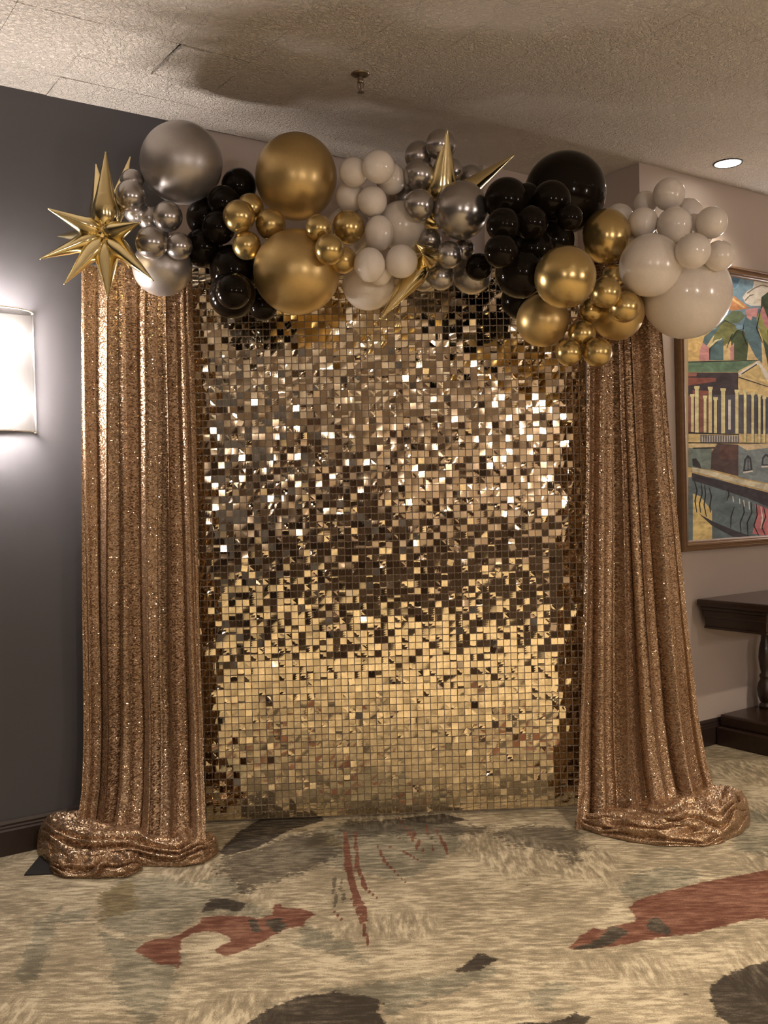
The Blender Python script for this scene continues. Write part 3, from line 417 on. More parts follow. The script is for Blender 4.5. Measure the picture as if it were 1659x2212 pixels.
PAINT = [((200, 172, 110), [(4.3388, 2.6171), (5.909, 2.7974), (5.8553, 1.0047), (4.293, 1.0847)]), ((100, 140, 168), [(4.3388, 2.6171), (5.9051, 2.6687), (5.8914, 2.209), (5.0371, 2.3262), (4.327, 2.2242)]), ((70, 115, 150), [(4.6405, 2.6275), (4.7982, 2.6123), (4.7423, 2.5244), (4.6639, 2.5409)]), ((222, 212, 190), [(4.8078, 2.4816), (4.8494, 2.5186), (4.9045, 2.5407), (4.9195, 2.5839), (4.9755, 2.6065), (5.074, 2.6127), (5.2762, 2.6039), (5.4249, 2.5667), (5.4993, 2.4945), (5.0548, 2.446), (4.9847, 2.4481), (4.8878, 2.4393), (4.8338, 2.451)]), ((120, 110, 100), [(4.8491, 2.5103), (4.9184, 2.5463), (4.9883, 2.5701), (5.0514, 2.5681), (5.0512, 2.5622), (4.9882, 2.5642), (4.921, 2.539), (4.8571, 2.5045)]), ((120, 110, 100), [(4.8275, 2.4669), (4.876, 2.5005), (4.9173, 2.5087), (4.9171, 2.5037), (4.8785, 2.4941), (4.8341, 2.4609)]), ((190, 122, 62), [(4.7017, 2.4918), (4.8738, 2.4256), (4.7922, 2.4101), (4.6988, 2.3938), (4.6801, 2.4287)]), ((225, 165, 95), [(4.7143, 2.4727), (4.8331, 2.4261), (4.8194, 2.42), (4.7072, 2.4557)]), ((205, 165, 85), [(4.3267, 2.2124), (4.4129, 2.2225), (4.5272, 2.2707), (4.4496, 2.2012), (4.4093, 2.1035), (4.3232, 2.0945)]), ((92, 112, 82), [(4.632, 2.3434), (4.712, 2.3949), (4.7919, 2.4019), (4.8316, 2.3764), (4.7631, 2.3296), (4.6443, 2.3201)]), ((60, 78, 58), [(4.9862, 2.4986), (5.0504, 2.5342), (5.4239, 2.5315), (5.7326, 2.3801), (5.7256, 2.1447), (5.0376, 2.1066), (4.9864, 2.2719), (4.969, 2.388)]), ((112, 118, 62), [(4.566, 2.2897), (4.6446, 2.3323), (4.7362, 2.3193), (4.7551, 2.288), (4.6938, 2.2262), (4.6012, 2.1794), (4.5248, 2.1904)]), ((66, 84, 54), [(4.6945, 2.2508), (4.7621, 2.2967), (4.8424, 2.2863), (4.8538, 2.2125), (4.8377, 2.1287), (4.7038, 2.1208)]), ((74, 108, 118), [(4.505, 2.1651), (4.5512, 2.2243), (4.6288, 2.2379), (4.6252, 2.1162), (4.5096, 2.1078)]), ((74, 108, 118), [(4.4361, 2.1686), (4.4631, 2.234), (4.5272, 2.2707), (4.6048, 2.3008), (4.526, 2.2305), (4.4609, 2.1622)]), ((188, 124, 128), [(4.4234, 2.1598), (4.4496, 2.2012), (4.5053, 2.1731), (4.5032, 2.105), (4.4092, 2.0995)]), ((188, 124, 128), [(4.686, 2.185), (4.7226, 2.2201), (4.7197, 2.1217), (4.688, 2.1199)]), ((76, 112, 128), [(4.8098, 2.3251), (4.8461, 2.4108), (4.9287, 2.4305), (4.9702, 2.43), (4.9392, 2.3186), (4.9784, 2.2377), (4.9819, 2.1203), (4.9203, 2.1502), (4.8674, 2.2135), (4.8281, 2.2604)]), ((190, 128, 134), [(4.8327, 2.4137), (4.9566, 2.4372), (4.934, 2.3767), (4.8998, 2.3822), (4.8853, 2.356), (4.8449, 2.3693)]), ((138, 144, 64), [(4.9338, 2.3683), (4.97, 2.4216), (5.0245, 2.3758), (5.0427, 2.276), (5.0412, 2.2252), (4.9794, 2.2714)]), ((180, 114, 124), [(4.9697, 2.4132), (4.9987, 2.4493), (5.0457, 2.3776), (5.0437, 2.3098), (5.0094, 2.3409)]), ((230, 190, 140), [(4.5056, 2.1851), (4.5511, 2.2203), (4.6159, 2.237), (4.6131, 2.2303), (4.5572, 2.2087), (4.5141, 2.1737)]), ((84, 122, 98), [(4.3229, 2.0866), (4.9335, 2.1301), (4.7551, 2.0622), (4.7549, 2.0564), (4.3214, 2.034)]), ((50, 56, 52), [(4.323, 2.0906), (4.9545, 2.1372), (4.9544, 2.1322), (4.3229, 2.0843)]), ((62, 54, 64), [(4.3213, 2.0316), (4.7575, 2.0541), (4.7531, 1.906), (4.3175, 1.9059)]), ((138, 74, 64), [(4.3205, 2.0041), (4.5577, 2.014), (4.5572, 1.9955), (4.3192, 1.9609)]), ((138, 74, 64), [(4.3551, 1.9388), (4.492, 1.9405), (4.4914, 1.9205), (4.3543, 1.9112)]), ((150, 90, 80), [(4.3212, 2.0293), (4.3948, 2.0315), (4.3882, 2.0153), (4.3207, 2.0104)]), ((78, 78, 94), [(4.3176, 1.9098), (5.7201, 1.9636), (5.7127, 1.7147), (4.3117, 1.7094)]), ((128, 76, 72), [(4.3176, 1.9098), (4.4913, 1.9165), (4.4852, 1.7123), (4.3118, 1.7133)]), ((60, 66, 84), [(4.8853, 1.8983), (5.0315, 1.9034), (5.027, 1.7509), (4.8808, 1.7481)]), ((206, 172, 98), [(4.7542, 2.0334), (4.9573, 1.9973), (5.0339, 1.9838), (5.7201, 1.9636), (5.7188, 1.9184), (5.0322, 1.9245), (4.7522, 1.9659)]), ((230, 224, 212), [(4.752, 2.0481), (4.9503, 2.1336), (4.9814, 2.1035), (5.2553, 1.9025), (5.2255, 1.8929), (5.0344, 2.0007), (4.9468, 2.1099), (4.7743, 2.0344)]), ((206, 174, 98), [(4.784, 2.0464), (4.9301, 2.1073), (5.0347, 2.0092), (5.0274, 2.0004)]), ((40, 40, 44), [(4.7541, 2.0318), (5.0341, 1.988), (5.0339, 1.983), (4.754, 2.0252)]), ((40, 40, 44), [(4.7841, 2.0489), (4.9275, 2.1122), (4.9329, 2.1075), (4.7866, 2.0432)]), ((44, 42, 46), [(4.3627, 1.9052), (4.3689, 1.9055), (4.3632, 1.7142), (4.357, 1.7141)]), ((226, 198, 128), [(4.3396, 1.9106), (4.3641, 1.9116), (4.3582, 1.7141), (4.3337, 1.7137)]), ((226, 198, 128), [(4.3325, 1.9167), (4.3717, 1.9182), (4.3688, 1.9023), (4.3344, 1.901)]), ((44, 42, 46), [(4.4048, 1.9504), (4.411, 1.9506), (4.4038, 1.7109), (4.3976, 1.7108)]), ((226, 198, 128), [(4.3741, 1.9554), (4.4062, 1.9568), (4.3989, 1.7109), (4.3667, 1.7103)]), ((226, 198, 128), [(4.3669, 1.9614), (4.4138, 1.9635), (4.4109, 1.9475), (4.3688, 1.9457)]), ((44, 42, 46), [(4.4694, 1.9013), (4.4757, 1.9015), (4.4701, 1.712), (4.4638, 1.7119)]), ((226, 198, 128), [(4.447, 1.9068), (4.4709, 1.9077), (4.465, 1.712), (4.4412, 1.7116)]), ((226, 198, 128), [(4.4397, 1.9129), (4.4786, 1.9144), (4.4756, 1.8983), (4.4417, 1.8971)]), ((44, 42, 46), [(4.5176, 1.9512), (4.524, 1.9514), (4.5168, 1.7112), (4.5105, 1.7111)]), ((226, 198, 128), [(4.49, 1.9564), (4.5191, 1.9576), (4.5117, 1.7111), (4.4826, 1.7107)]), ((226, 198, 128), [(4.4826, 1.9625), (4.5269, 1.9644), (4.5239, 1.9482), (4.4846, 1.9466)]), ((44, 42, 46), [(4.5606, 1.8966), (4.567, 1.8968), (4.5615, 1.7095), (4.555, 1.7094)]), ((226, 198, 128), [(4.5352, 1.9021), (4.5621, 1.9031), (4.5563, 1.7095), (4.5295, 1.709)]), ((226, 198, 128), [(4.5278, 1.9082), (4.57, 1.9098), (4.567, 1.8936), (4.5299, 1.8922)]), ((44, 42, 46), [(4.6332, 1.9479), (4.6397, 1.9482), (4.6325, 1.7091), (4.626, 1.709)]), ((226, 198, 128), [(4.5996, 1.953), (4.6346, 1.9544), (4.6273, 1.709), (4.5923, 1.7084)]), ((226, 198, 128), [(4.5921, 1.9591), (4.6427, 1.9613), (4.6396, 1.9449), (4.5942, 1.9431)]), ((44, 42, 46), [(4.6825, 1.8928), (4.6891, 1.893), (4.6843, 1.732), (4.6777, 1.7318)]), ((225, 222, 214), [(4.6604, 1.8985), (4.684, 1.8994), (4.679, 1.7319), (4.6554, 1.7314)]), ((44, 42, 46), [(4.7529, 1.9446), (4.7596, 1.9449), (4.7511, 1.6632), (4.7445, 1.6632)]), ((226, 198, 128), [(4.7251, 1.95), (4.7544, 1.9512), (4.7458, 1.6632), (4.7165, 1.6628)]), ((226, 198, 128), [(4.7174, 1.9563), (4.7626, 1.9581), (4.7595, 1.9416), (4.7195, 1.94)]), ((44, 42, 46), [(4.8269, 1.9476), (4.8336, 1.9478), (4.8252, 1.6641), (4.8184, 1.664)]), ((226, 198, 128), [(4.8027, 1.9532), (4.8284, 1.9543), (4.8197, 1.664), (4.7941, 1.6637)]), ((226, 198, 128), [(4.7948, 1.9595), (4.8368, 1.9612), (4.8335, 1.9445), (4.797, 1.9431)]), ((44, 42, 46), [(4.896, 1.9337), (4.9029, 1.9339), (4.8947, 1.6607), (4.8878, 1.6606)]), ((226, 198, 128), [(4.8729, 1.9394), (4.8976, 1.9404), (4.8892, 1.6606), (4.8645, 1.6603)]), ((226, 198, 128), [(4.8649, 1.9458), (4.906, 1.9474), (4.9028, 1.9306), (4.8671, 1.9292)]), ((44, 42, 46), [(4.958, 1.9277), (4.965, 1.9279), (4.957, 1.6613), (4.95, 1.6612)]), ((226, 198, 128), [(4.9373, 1.9336), (4.9596, 1.9344), (4.9514, 1.6613), (4.9292, 1.661)]), ((226, 198, 128), [(4.9292, 1.94), (4.9681, 1.9415), (4.9649, 1.9246), (4.9315, 1.9233)]), ((44, 42, 46), [(5.0038, 1.9167), (5.0108, 1.917), (5.0031, 1.6593), (4.9961, 1.6592)]), ((226, 198, 128), [(4.9829, 1.9227), (5.0054, 1.9235), (4.9975, 1.6592), (4.975, 1.659)]), ((226, 198, 128), [(4.9747, 1.9291), (5.014, 1.9306), (5.0107, 1.9136), (4.977, 1.9124)]), ((44, 42, 46), [(5.08, 1.911), (5.0871, 1.9113), (5.0796, 1.6584), (5.0724, 1.6583)]), ((226, 198, 128), [(5.0532, 1.9168), (5.0816, 1.9179), (5.0739, 1.6583), (5.0454, 1.658)]), ((226, 198, 128), [(5.0448, 1.9233), (5.0904, 1.925), (5.087, 1.9079), (5.0472, 1.9065)]), ((44, 42, 46), [(5.1515, 1.9007), (5.1587, 1.901), (5.1515, 1.6591), (5.1442, 1.659)]), ((226, 198, 128), [(5.1242, 1.9066), (5.1531, 1.9076), (5.1457, 1.6591), (5.1168, 1.6588)]), ((226, 198, 128), [(5.1158, 1.9131), (5.162, 1.9148), (5.1586, 1.8975), (5.1182, 1.8962)]), ((206, 176, 106), [(4.3114, 1.6992), (4.4722, 1.6985), (4.4709, 1.6561), (4.3101, 1.6568)]), ((110, 108, 112), [(4.4097, 1.6991), (4.7509, 1.6994), (4.7497, 1.6583), (4.4084, 1.6578)]), ((40, 38, 42), [(4.3117, 1.711), (4.7512, 1.7093), (4.751, 1.7027), (4.3115, 1.7039)]), ((40, 38, 42), [(4.3101, 1.6575), (5.7112, 1.6649), (5.711, 1.6594), (4.31, 1.652)]), ((222, 216, 200), [(4.4245, 1.6946), (4.4307, 1.6947), (4.4297, 1.6597), (4.4234, 1.6596)]), ((222, 216, 200), [(4.4457, 1.6949), (4.452, 1.695), (4.4509, 1.6599), (4.4447, 1.6598)]), ((222, 216, 200), [(4.467, 1.6952), (4.4733, 1.6953), (4.4723, 1.6601), (4.466, 1.6601)]), ((222, 216, 200), [(4.4885, 1.6955), (4.4948, 1.6956), (4.4937, 1.6604), (4.4874, 1.6603)]), ((222, 216, 200), [(4.51, 1.6959), (4.5164, 1.696), (4.5153, 1.6606), (4.509, 1.6605)]), ((222, 216, 200), [(4.5316, 1.6962), (4.538, 1.6963), (4.537, 1.6609), (4.5306, 1.6608)]), ((222, 216, 200), [(4.5534, 1.6965), (4.5598, 1.6966), (4.5587, 1.6611), (4.5523, 1.661)]), ((222, 216, 200), [(4.5752, 1.6968), (4.5816, 1.6969), (4.5806, 1.6613), (4.5741, 1.6613)]), ((222, 216, 200), [(4.5971, 1.6972), (4.6036, 1.6973), (4.6025, 1.6616), (4.5961, 1.6615)]), ((222, 216, 200), [(4.6192, 1.6975), (4.6257, 1.6976), (4.6246, 1.6618), (4.6181, 1.6618)]), ((222, 216, 200), [(4.6413, 1.6978), (4.6478, 1.6979), (4.6468, 1.6621), (4.6402, 1.662)]), ((222, 216, 200), [(4.6635, 1.6981), (4.6701, 1.6982), (4.669, 1.6623), (4.6625, 1.6622)]), ((222, 216, 200), [(4.6859, 1.6985), (4.6925, 1.6986), (4.6914, 1.6626), (4.6848, 1.6625)]), ((222, 216, 200), [(4.7083, 1.6988), (4.715, 1.6989), (4.7139, 1.6628), (4.7073, 1.6627)]), ((222, 216, 200), [(4.7309, 1.6991), (4.7375, 1.6992), (4.7365, 1.6631), (4.7298, 1.663)]), ((112, 130, 140), [(4.736, 1.6466), (5.7106, 1.6467), (5.7022, 1.3661), (4.7372, 1.4657)]), ((104, 124, 122), [(4.3092, 1.6269), (4.5079, 1.6244), (4.5044, 1.508), (4.3061, 1.5247)]), ((198, 174, 124), [(4.3099, 1.6505), (4.5495, 1.6529), (4.5335, 1.6302), (4.3092, 1.6285)]), ((44, 40, 42), [(4.3459, 1.6288), (4.5464, 1.6336), (4.541, 1.6255), (4.3457, 1.6224)]), ((204, 176, 134), [(4.736, 1.6483), (5.0242, 1.6595), (5.7112, 1.6649), (5.7101, 1.6286), (5.0235, 1.6341), (4.8224, 1.6168)]), ((78, 62, 66), [(4.4944, 1.5121), (4.5035, 1.6043), (4.5598, 1.653), (4.7427, 1.6483), (4.7374, 1.4723)]), ((96, 66, 64), [(4.5724, 1.6451), (4.7358, 1.6417), (4.7335, 1.5644), (4.5765, 1.5683)]), ((52, 58, 70), [(4.781, 1.4983), (4.7938, 1.5645), (4.8257, 1.591), (4.8566, 1.577), (4.8708, 1.5045)]), ((104, 118, 128), [(4.7988, 1.5065), (4.8099, 1.5603), (4.8266, 1.5769), (4.8453, 1.5662), (4.8518, 1.5104)]), ((40, 46, 58), [(4.8256, 1.5894), (4.8324, 1.5894), (4.8312, 1.5022), (4.8244, 1.5022)]), ((225, 220, 205), [(4.781, 1.4967), (4.8708, 1.5045), (4.8733, 1.4961), (4.7834, 1.4867)]), ((52, 58, 70), [(4.9531, 1.531), (4.9628, 1.5772), (4.9957, 1.6001), (5.0433, 1.5884), (5.053, 1.5307)]), ((104, 118, 128), [(4.9686, 1.5377), (4.978, 1.5714), (4.9981, 1.5858), (5.0287, 1.5731), (5.0347, 1.5375)]), ((225, 220, 205), [(4.953, 1.5293), (5.053, 1.5307), (5.0527, 1.5222), (4.9541, 1.5192)]), ((52, 52, 58), [(4.3379, 1.568), (4.3688, 1.572), (4.4025, 1.5419), (4.4117, 1.518), (4.3429, 1.5286)]), ((88, 108, 120), [(4.3045, 1.4697), (4.5032, 1.4679), (5.0153, 1.3614), (5.6984, 1.2394), (5.6919, 1.0221), (4.2932, 1.0925)]), ((58, 56, 68), [(4.3357, 1.4931), (4.503, 1.4614), (5.0157, 1.3741), (5.699, 1.2575), (5.6974, 1.2031), (5.0132, 1.292), (4.8143, 1.3471), (4.5017, 1.4181), (4.3345, 1.4521)]), ((196, 188, 160), [(4.3366, 1.5231), (4.5042, 1.5016), (4.737, 1.4575), (5.0171, 1.4224), (5.7014, 1.3389), (5.7001, 1.2937), (5.016, 1.3852), (4.7362, 1.4311), (4.4532, 1.4827), (4.3359, 1.501)]), ((212, 176, 94), [(4.3385, 1.3826), (4.3997, 1.3656), (4.4977, 1.2832), (4.4945, 1.0904), (4.33, 1.0986)]), ((188, 100, 112), [(4.8843, 1.3138), (5.0129, 1.281), (5.696, 1.1579), (5.6919, 1.0221), (5.0078, 1.1091), (4.8559, 1.1435), (4.8956, 1.2298)]), ((58, 58, 68), [(4.3845, 1.2722), (4.496, 1.2286), (4.6755, 1.1733), (4.8378, 1.1318), (4.8236, 1.1141), (4.6743, 1.134), (4.4953, 1.203)]), ((36, 36, 42), [(4.3561, 1.4495), (4.379, 1.3977), (4.3601, 1.3426), (4.3707, 1.279), (4.3641, 1.2792), (4.349, 1.3429), (4.3679, 1.3979), (4.3495, 1.4496)]), ((36, 36, 42), [(4.4114, 1.4369), (4.4232, 1.381), (4.3967, 1.3259), (4.4029, 1.2764), (4.3962, 1.2766), (4.3855, 1.3262), (4.412, 1.3812), (4.4047, 1.437)]), ((36, 36, 42), [(4.4424, 1.4285), (4.4505, 1.3725), (4.4363, 1.3169), (4.4522, 1.2526), (4.4454, 1.2528), (4.425, 1.3172), (4.4392, 1.3727), (4.4356, 1.4286)]), ((36, 36, 42), [(4.4796, 1.412), (4.5007, 1.3635), (4.4851, 1.3077), (4.4882, 1.2755), (4.4814, 1.2757), (4.4737, 1.308), (4.4893, 1.3637), (4.4728, 1.4121)]), ((36, 36, 42), [(4.6987, 1.302), (4.6704, 1.2455), (4.6636, 1.1844), (4.6565, 1.1846), (4.6586, 1.2459), (4.6916, 1.3022)]), ((36, 36, 42), [(4.7795, 1.3247), (4.791, 1.2664), (4.7516, 1.2098), (4.7555, 1.1519), (4.7483, 1.1522), (4.7396, 1.2103), (4.7788, 1.2668), (4.7722, 1.3249)]), ((36, 36, 42), [(4.8527, 1.323), (4.8616, 1.2643), (4.8163, 1.2075), (4.8194, 1.1226), (4.8121, 1.1229), (4.8041, 1.208), (4.8493, 1.2647), (4.8453, 1.3231)]), ((36, 36, 42), [(4.9018, 1.3134), (4.9106, 1.2461), (4.8785, 1.1886), (4.9236, 1.118), (4.9162, 1.1183), (4.8662, 1.189), (4.8981, 1.2465), (4.8944, 1.3136)]), ((36, 36, 42), [(4.9707, 1.2948), (4.9911, 1.2351), (4.953, 1.1773), (4.9849, 1.1135), (4.9774, 1.1139), (4.9404, 1.1778), (4.9785, 1.2355), (4.9632, 1.295)]), ((36, 36, 42), [(5.0518, 1.2672), (5.0381, 1.1996), (5.0614, 1.1135), (5.0537, 1.1139), (5.0253, 1.2), (5.0441, 1.2674)]), ((36, 36, 42), [(4.6438, 1.4013), (4.6557, 1.3685), (4.6314, 1.3364), (4.6244, 1.3365), (4.6439, 1.3687), (4.6368, 1.4015)]), ((226, 214, 196), [(4.6876, 1.3597), (4.6919, 1.3268), (4.684, 1.327), (4.6797, 1.3598)]), ((226, 214, 196), [(4.7483, 1.3461), (4.7501, 1.3172), (4.7421, 1.3174), (4.7403, 1.3462)]), ((226, 214, 196), [(4.7856, 1.337), (4.7899, 1.2996), (4.7818, 1.2998), (4.7776, 1.3372)]), ((226, 214, 196), [(4.8341, 1.3276), (4.8368, 1.2817), (4.8287, 1.282), (4.826, 1.3278)]), ((226, 214, 196), [(4.9446, 1.2955), (4.9621, 1.2276), (4.9409, 1.1694), (4.9325, 1.1697), (4.9482, 1.2281), (4.9363, 1.2957)]), ((36, 36, 42), [(4.8122, 2.3253), (4.8056, 2.2753), (4.8426, 2.2118), (4.8377, 2.2115), (4.7975, 2.2747), (4.8074, 2.3249)]), ((36, 36, 42), [(4.5683, 2.2899), (4.6447, 2.3339), (4.7516, 2.3123), (4.7468, 2.3119), (4.6448, 2.3388), (4.5637, 2.2895)]), ((36, 36, 42), [(4.6961, 2.2264), (4.7525, 2.2878), (4.8159, 2.3035), (4.816, 2.3064), (4.7445, 2.2872), (4.6914, 2.2261)]), ((36, 36, 42), [(4.5056, 2.1091), (4.5091, 2.1733), (4.6052, 2.2362), (4.6006, 2.2359), (4.5015, 2.1728), (4.5011, 2.1089)]), ((36, 36, 42), [(4.9725, 2.4218), (4.9364, 2.3184), (4.9879, 2.2384), (4.9829, 2.238), (4.9281, 2.3178), (4.9675, 2.4214)]), ((36, 36, 42), [(4.6555, 2.183), (4.6985, 2.251), (4.7106, 2.2683), (4.7058, 2.2679), (4.6906, 2.2505), (4.6508, 2.1826)])]
build_painting()

# ---------------------------------------------------------------- console table
def build_table():
    t = thing('console_table', 'dark carved wooden console table against the right wall under the painting', 'table', W(4.34, 3.388, 0), ANG)
    L, D, Z = 1.5, 0.46, 0.815
    bm = bmesh.new(); box(bm, 0, L, -D, -0.022, Z - 0.040, Z, 0.012); bm_obj('table_top', bm, M['dark_wood'], t)
    bm = bmesh.new(); box(bm, 0.020, L - 0.02, -D + 0.02, -0.03, Z - 0.060, Z - 0.040, 0.006); box(bm, 0.034, L - 0.034, -D + 0.034, -0.034, Z - 0.10, Z - 0.058, 0.008); box(bm, 0.050, L - 0.05, -D + 0.05, -0.04, Z - 0.150, Z - 0.098)
    box(bm, 0.044, L - 0.044, -D + 0.044, -0.036, Z - 0.163, Z - 0.149, 0.004); bm_obj('apron', bm, M['dark_wood'], t)
    prof = [(0.040, 0.165), (0.040, 0.185), (0.030, 0.195), (0.036, 0.205), (0.046, 0.235), (0.050, 0.270), (0.044, 0.305), (0.030, 0.330), (0.036, 0.340), (0.036, 0.352), (0.026, 0.362), (0.034, 0.40), (0.040, 0.45), (0.036, 0.50), (0.026, 0.545), (0.024, 0.575), (0.034, 0.585), (0.036, 0.60), (0.044, 0.615), (0.044, 0.655)]
    for x in (0.50, L - 0.50):
        for y in (-D + 0.105, -0.10):
            bm = bmesh.new(); lathe(bm, prof, 28, x, y); bm_obj('turned_leg', bm, M['dark_wood'], t, smooth=True)
    bm = bmesh.new(); box(bm, 0.15, L - 0.15, -D + 0.03, -0.024, 0, 0.10, 0.008); box(bm, 0.18, L - 0.18, -D + 0.055, -0.026, 0.10, 0.165, 0.012); bm_obj('plinth', bm, M['dark_wood'], t)
build_table()

# ---------------------------------------------------------------- sequin wall
def build_wall():
    yaw = math.atan2(0.088, 1.8)
    t = thing('sequin_wall', 'tall champagne gold sequin shimmer wall standing between two rose gold curtains', 'backdrop', (-0.895, 4.212, 0.015), yaw)
    NX, NZ, P = 60, 80, 0.03
    # lattice carrying the sequins
    V, Fc = [], []
    def bar(x0, x1, z0, z1, y0=-0.001, y1=0.0012):
        b = len(V); V.extend(((x0,y0,z0),(x1,y0,z0),(x1,y0,z1),(x0,y0,z1),(x0,y1,z0),(x1,y1,z0),(x1,y1,z1),(x0,y1,z1)))
        Fc.extend(((b,b+1,b+2,b+3),(b+7,b+6,b+5,b+4),(b,b+4,b+5,b+1),(b+1,b+5,b+6,b+2),(b+2,b+6,b+7,b+3),(b+3,b+7,b+4,b)))
    for i in range(NX + 1):
        wv = 0.0014 if i % 10 else 0.002; bar(i * P - wv, i * P + wv, 0, NZ * P)
    for j in range(NZ + 1):
        wv = 0.0014 if j % 10 else 0.002; bar(0, NX * P, j * P - wv, j * P + wv, -0.0012, 0.001)
    o = np_obj('lattice_grid', V, Fc, M['lattice'], t); o['kind'] = 'stuff'
    V.clear(); Fc.clear()
    for i in range(NX):
        for j in range(NZ): bar((i + .5) * P - 0.0012, (i + .5) * P + 0.0012, (j + 1) * P - 0.0052, (j + 1) * P - 0.0030, -0.0075, -0.001)
    o = np_obj('hanging_pin', V, Fc, M['pin'], t); o['kind'] = 'stuff'
    # frame bars
    for nm, args in (('side', (-0.014, -0.003, 0, NZ * P + 0.012)), ('side', (NX * P + 0.003, NX * P + 0.014, 0, NZ * P + 0.012)), ('top', (-0.014, NX * P + 0.014, NZ * P + 0.003, NZ * P + 0.018))):
        bm = bmesh.new(); box(bm, args[0], args[1], -0.006, 0.010, args[2], args[3], 0.001); bm_obj('frame_bar', bm, M['frame_white'], t)
    # sequins: little bent mirror flakes, hung from their pins
    def flake(cx, cz, tw):
        h = 0.01335; g = np.linspace(-h, h, 4); v = []
        for z in g:
            for x in g: v.append((x, cx * (x / h) ** 2 + cz * (z / h) ** 2 + tw * x * z / h / h, z - h + 0.0022))
        nb = len(v); v += [(x, y + 0.0003, z) for x, y, z in (v[0], v[3], v[15], v[12])]
        f = [(r * 4 + c, r * 4 + c + 1, r * 4 + c + 5, r * 4 + c + 4) for r in range(3) for c in range(3)]
        f += [(nb + 3, nb + 2, nb + 1, nb), (nb, nb + 1, 3, 2, 1, 0), (nb + 1, nb + 2, 15, 11, 7, 3), (nb + 2, nb + 3, 12, 13, 14, 15), (nb + 3, nb, 0, 4, 8, 12)]
        return np.array(v), f
    kinds = [flake(random.gauss(0, 0.00012), random.gauss(0, 0.00016), random.gauss(0, 0.00008)) for _ in range(9)]
    kinds += [flake(random.gauss(0, 0.0007), random.gauss(0, 0.0009), random.gauss(0, 0.0006)) for _ in range(5)]
    rowt = RNG.normal(0, 0.010, NZ); colt = RNG.normal(0, 0.006, NX)
    pant = RNG.normal(0, 0.009, (6, 8, 2))
    ent = []
    for i in range(NX):
        for j in range(NZ):
            k = random.randrange(9) if random.random() < 0.74 else 9 + random.randrange(5)
            rx = rowt[j] * 0.8 + pant[i // 10, j // 10, 0] + random.gauss(0, 0.026); rz = colt[i] + pant[i // 10, j // 10, 1] + random.gauss(0, 0.065); ry = random.gauss(0, 0.022)
            q = random.random()
            if q < 0.14: rx += random.gauss(0, 0.10); rz += random.gauss(0, 0.12)
            if q < 0.016: ry += random.gauss(0, 0.30)
            E = Matrix.Rotation(rz, 3, 'Z') @ Matrix.Rotation(rx, 3, 'X') @ Matrix.Rotation(ry, 3, 'Y')
            ent.append(((i + .5) * P, -0.0058 + random.uniform(-0.0006, 0.0006), (j + 1) * P - 0.0042, k, E))
    near = sorted(range(len(ent)), key=lambda q: (ent[q][0] - 0.895) ** 2 + (ent[q][2] - 1.395) ** 2)
    single = set(near[:300])
    ms = []
    for v, f in kinds:
        me = bpy.data.meshes.new('sequin'); me.from_pydata(v.tolist(), [], f); me.materials.append(M['sequin']); ms.append(me)
    VV, FF, off = [], [], 0
    for q, (x, y, z, k, E) in enumerate(ent):
        if q in single:
            o = bpy.data.objects.new('sequin', ms[k]); COL.objects.link(o); o.parent = t; o.location = (x, y, z); o.rotation_euler = E.to_euler()
        else:
            v, f = kinds[k]; R = np.array(E); VV.append(v @ R.T + np.array((x, y, z))); FF += [tuple(a + off for a in ff) for ff in f]; off += len(v)
    o = np_obj('sequin_field', np.concatenate(VV), FF, M['sequin'], t); o['kind'] = 'stuff'
build_wall()

# ---------------------------------------------------------------- backdrop stand
t = thing('backdrop_stand', 'metal pipe stand with black steel base plates behind the rose gold curtains', 'stand', (0, 4.1, 0), math.atan2(0.088, 1.8))
for x, nm in ((-1.22, 0), (1.16, 1)):
    bm = bmesh.new(); tube(bm, (x, 0.055, 0.006), (x, 0.055, 2.40), 0.019, 18); bm_obj('upright_pipe', bm, M['steel'], t, smooth=True)
bm = bmesh.new(); tube(bm, (-1.25, 0.03, 2.40), (1.19, 0.03, 2.40), 0.016, 18); bm_obj('crossbar', bm, M['steel'], t, smooth=True)
for px, py, rz in ((-1.25, -0.20, 0.0), (1.14, 0.06, 0.2)):
    bm = bmesh.new(); box(bm, -0.17, 0.17, -0.16, 0.16, 0, 0.006, 0.001); bm.transform(Matrix.Translation((px, py, 0.0005)) @ Matrix.Rotation(rz, 4, 'Z')); bm_obj('base_plate', bm, M['black_steel'], t)

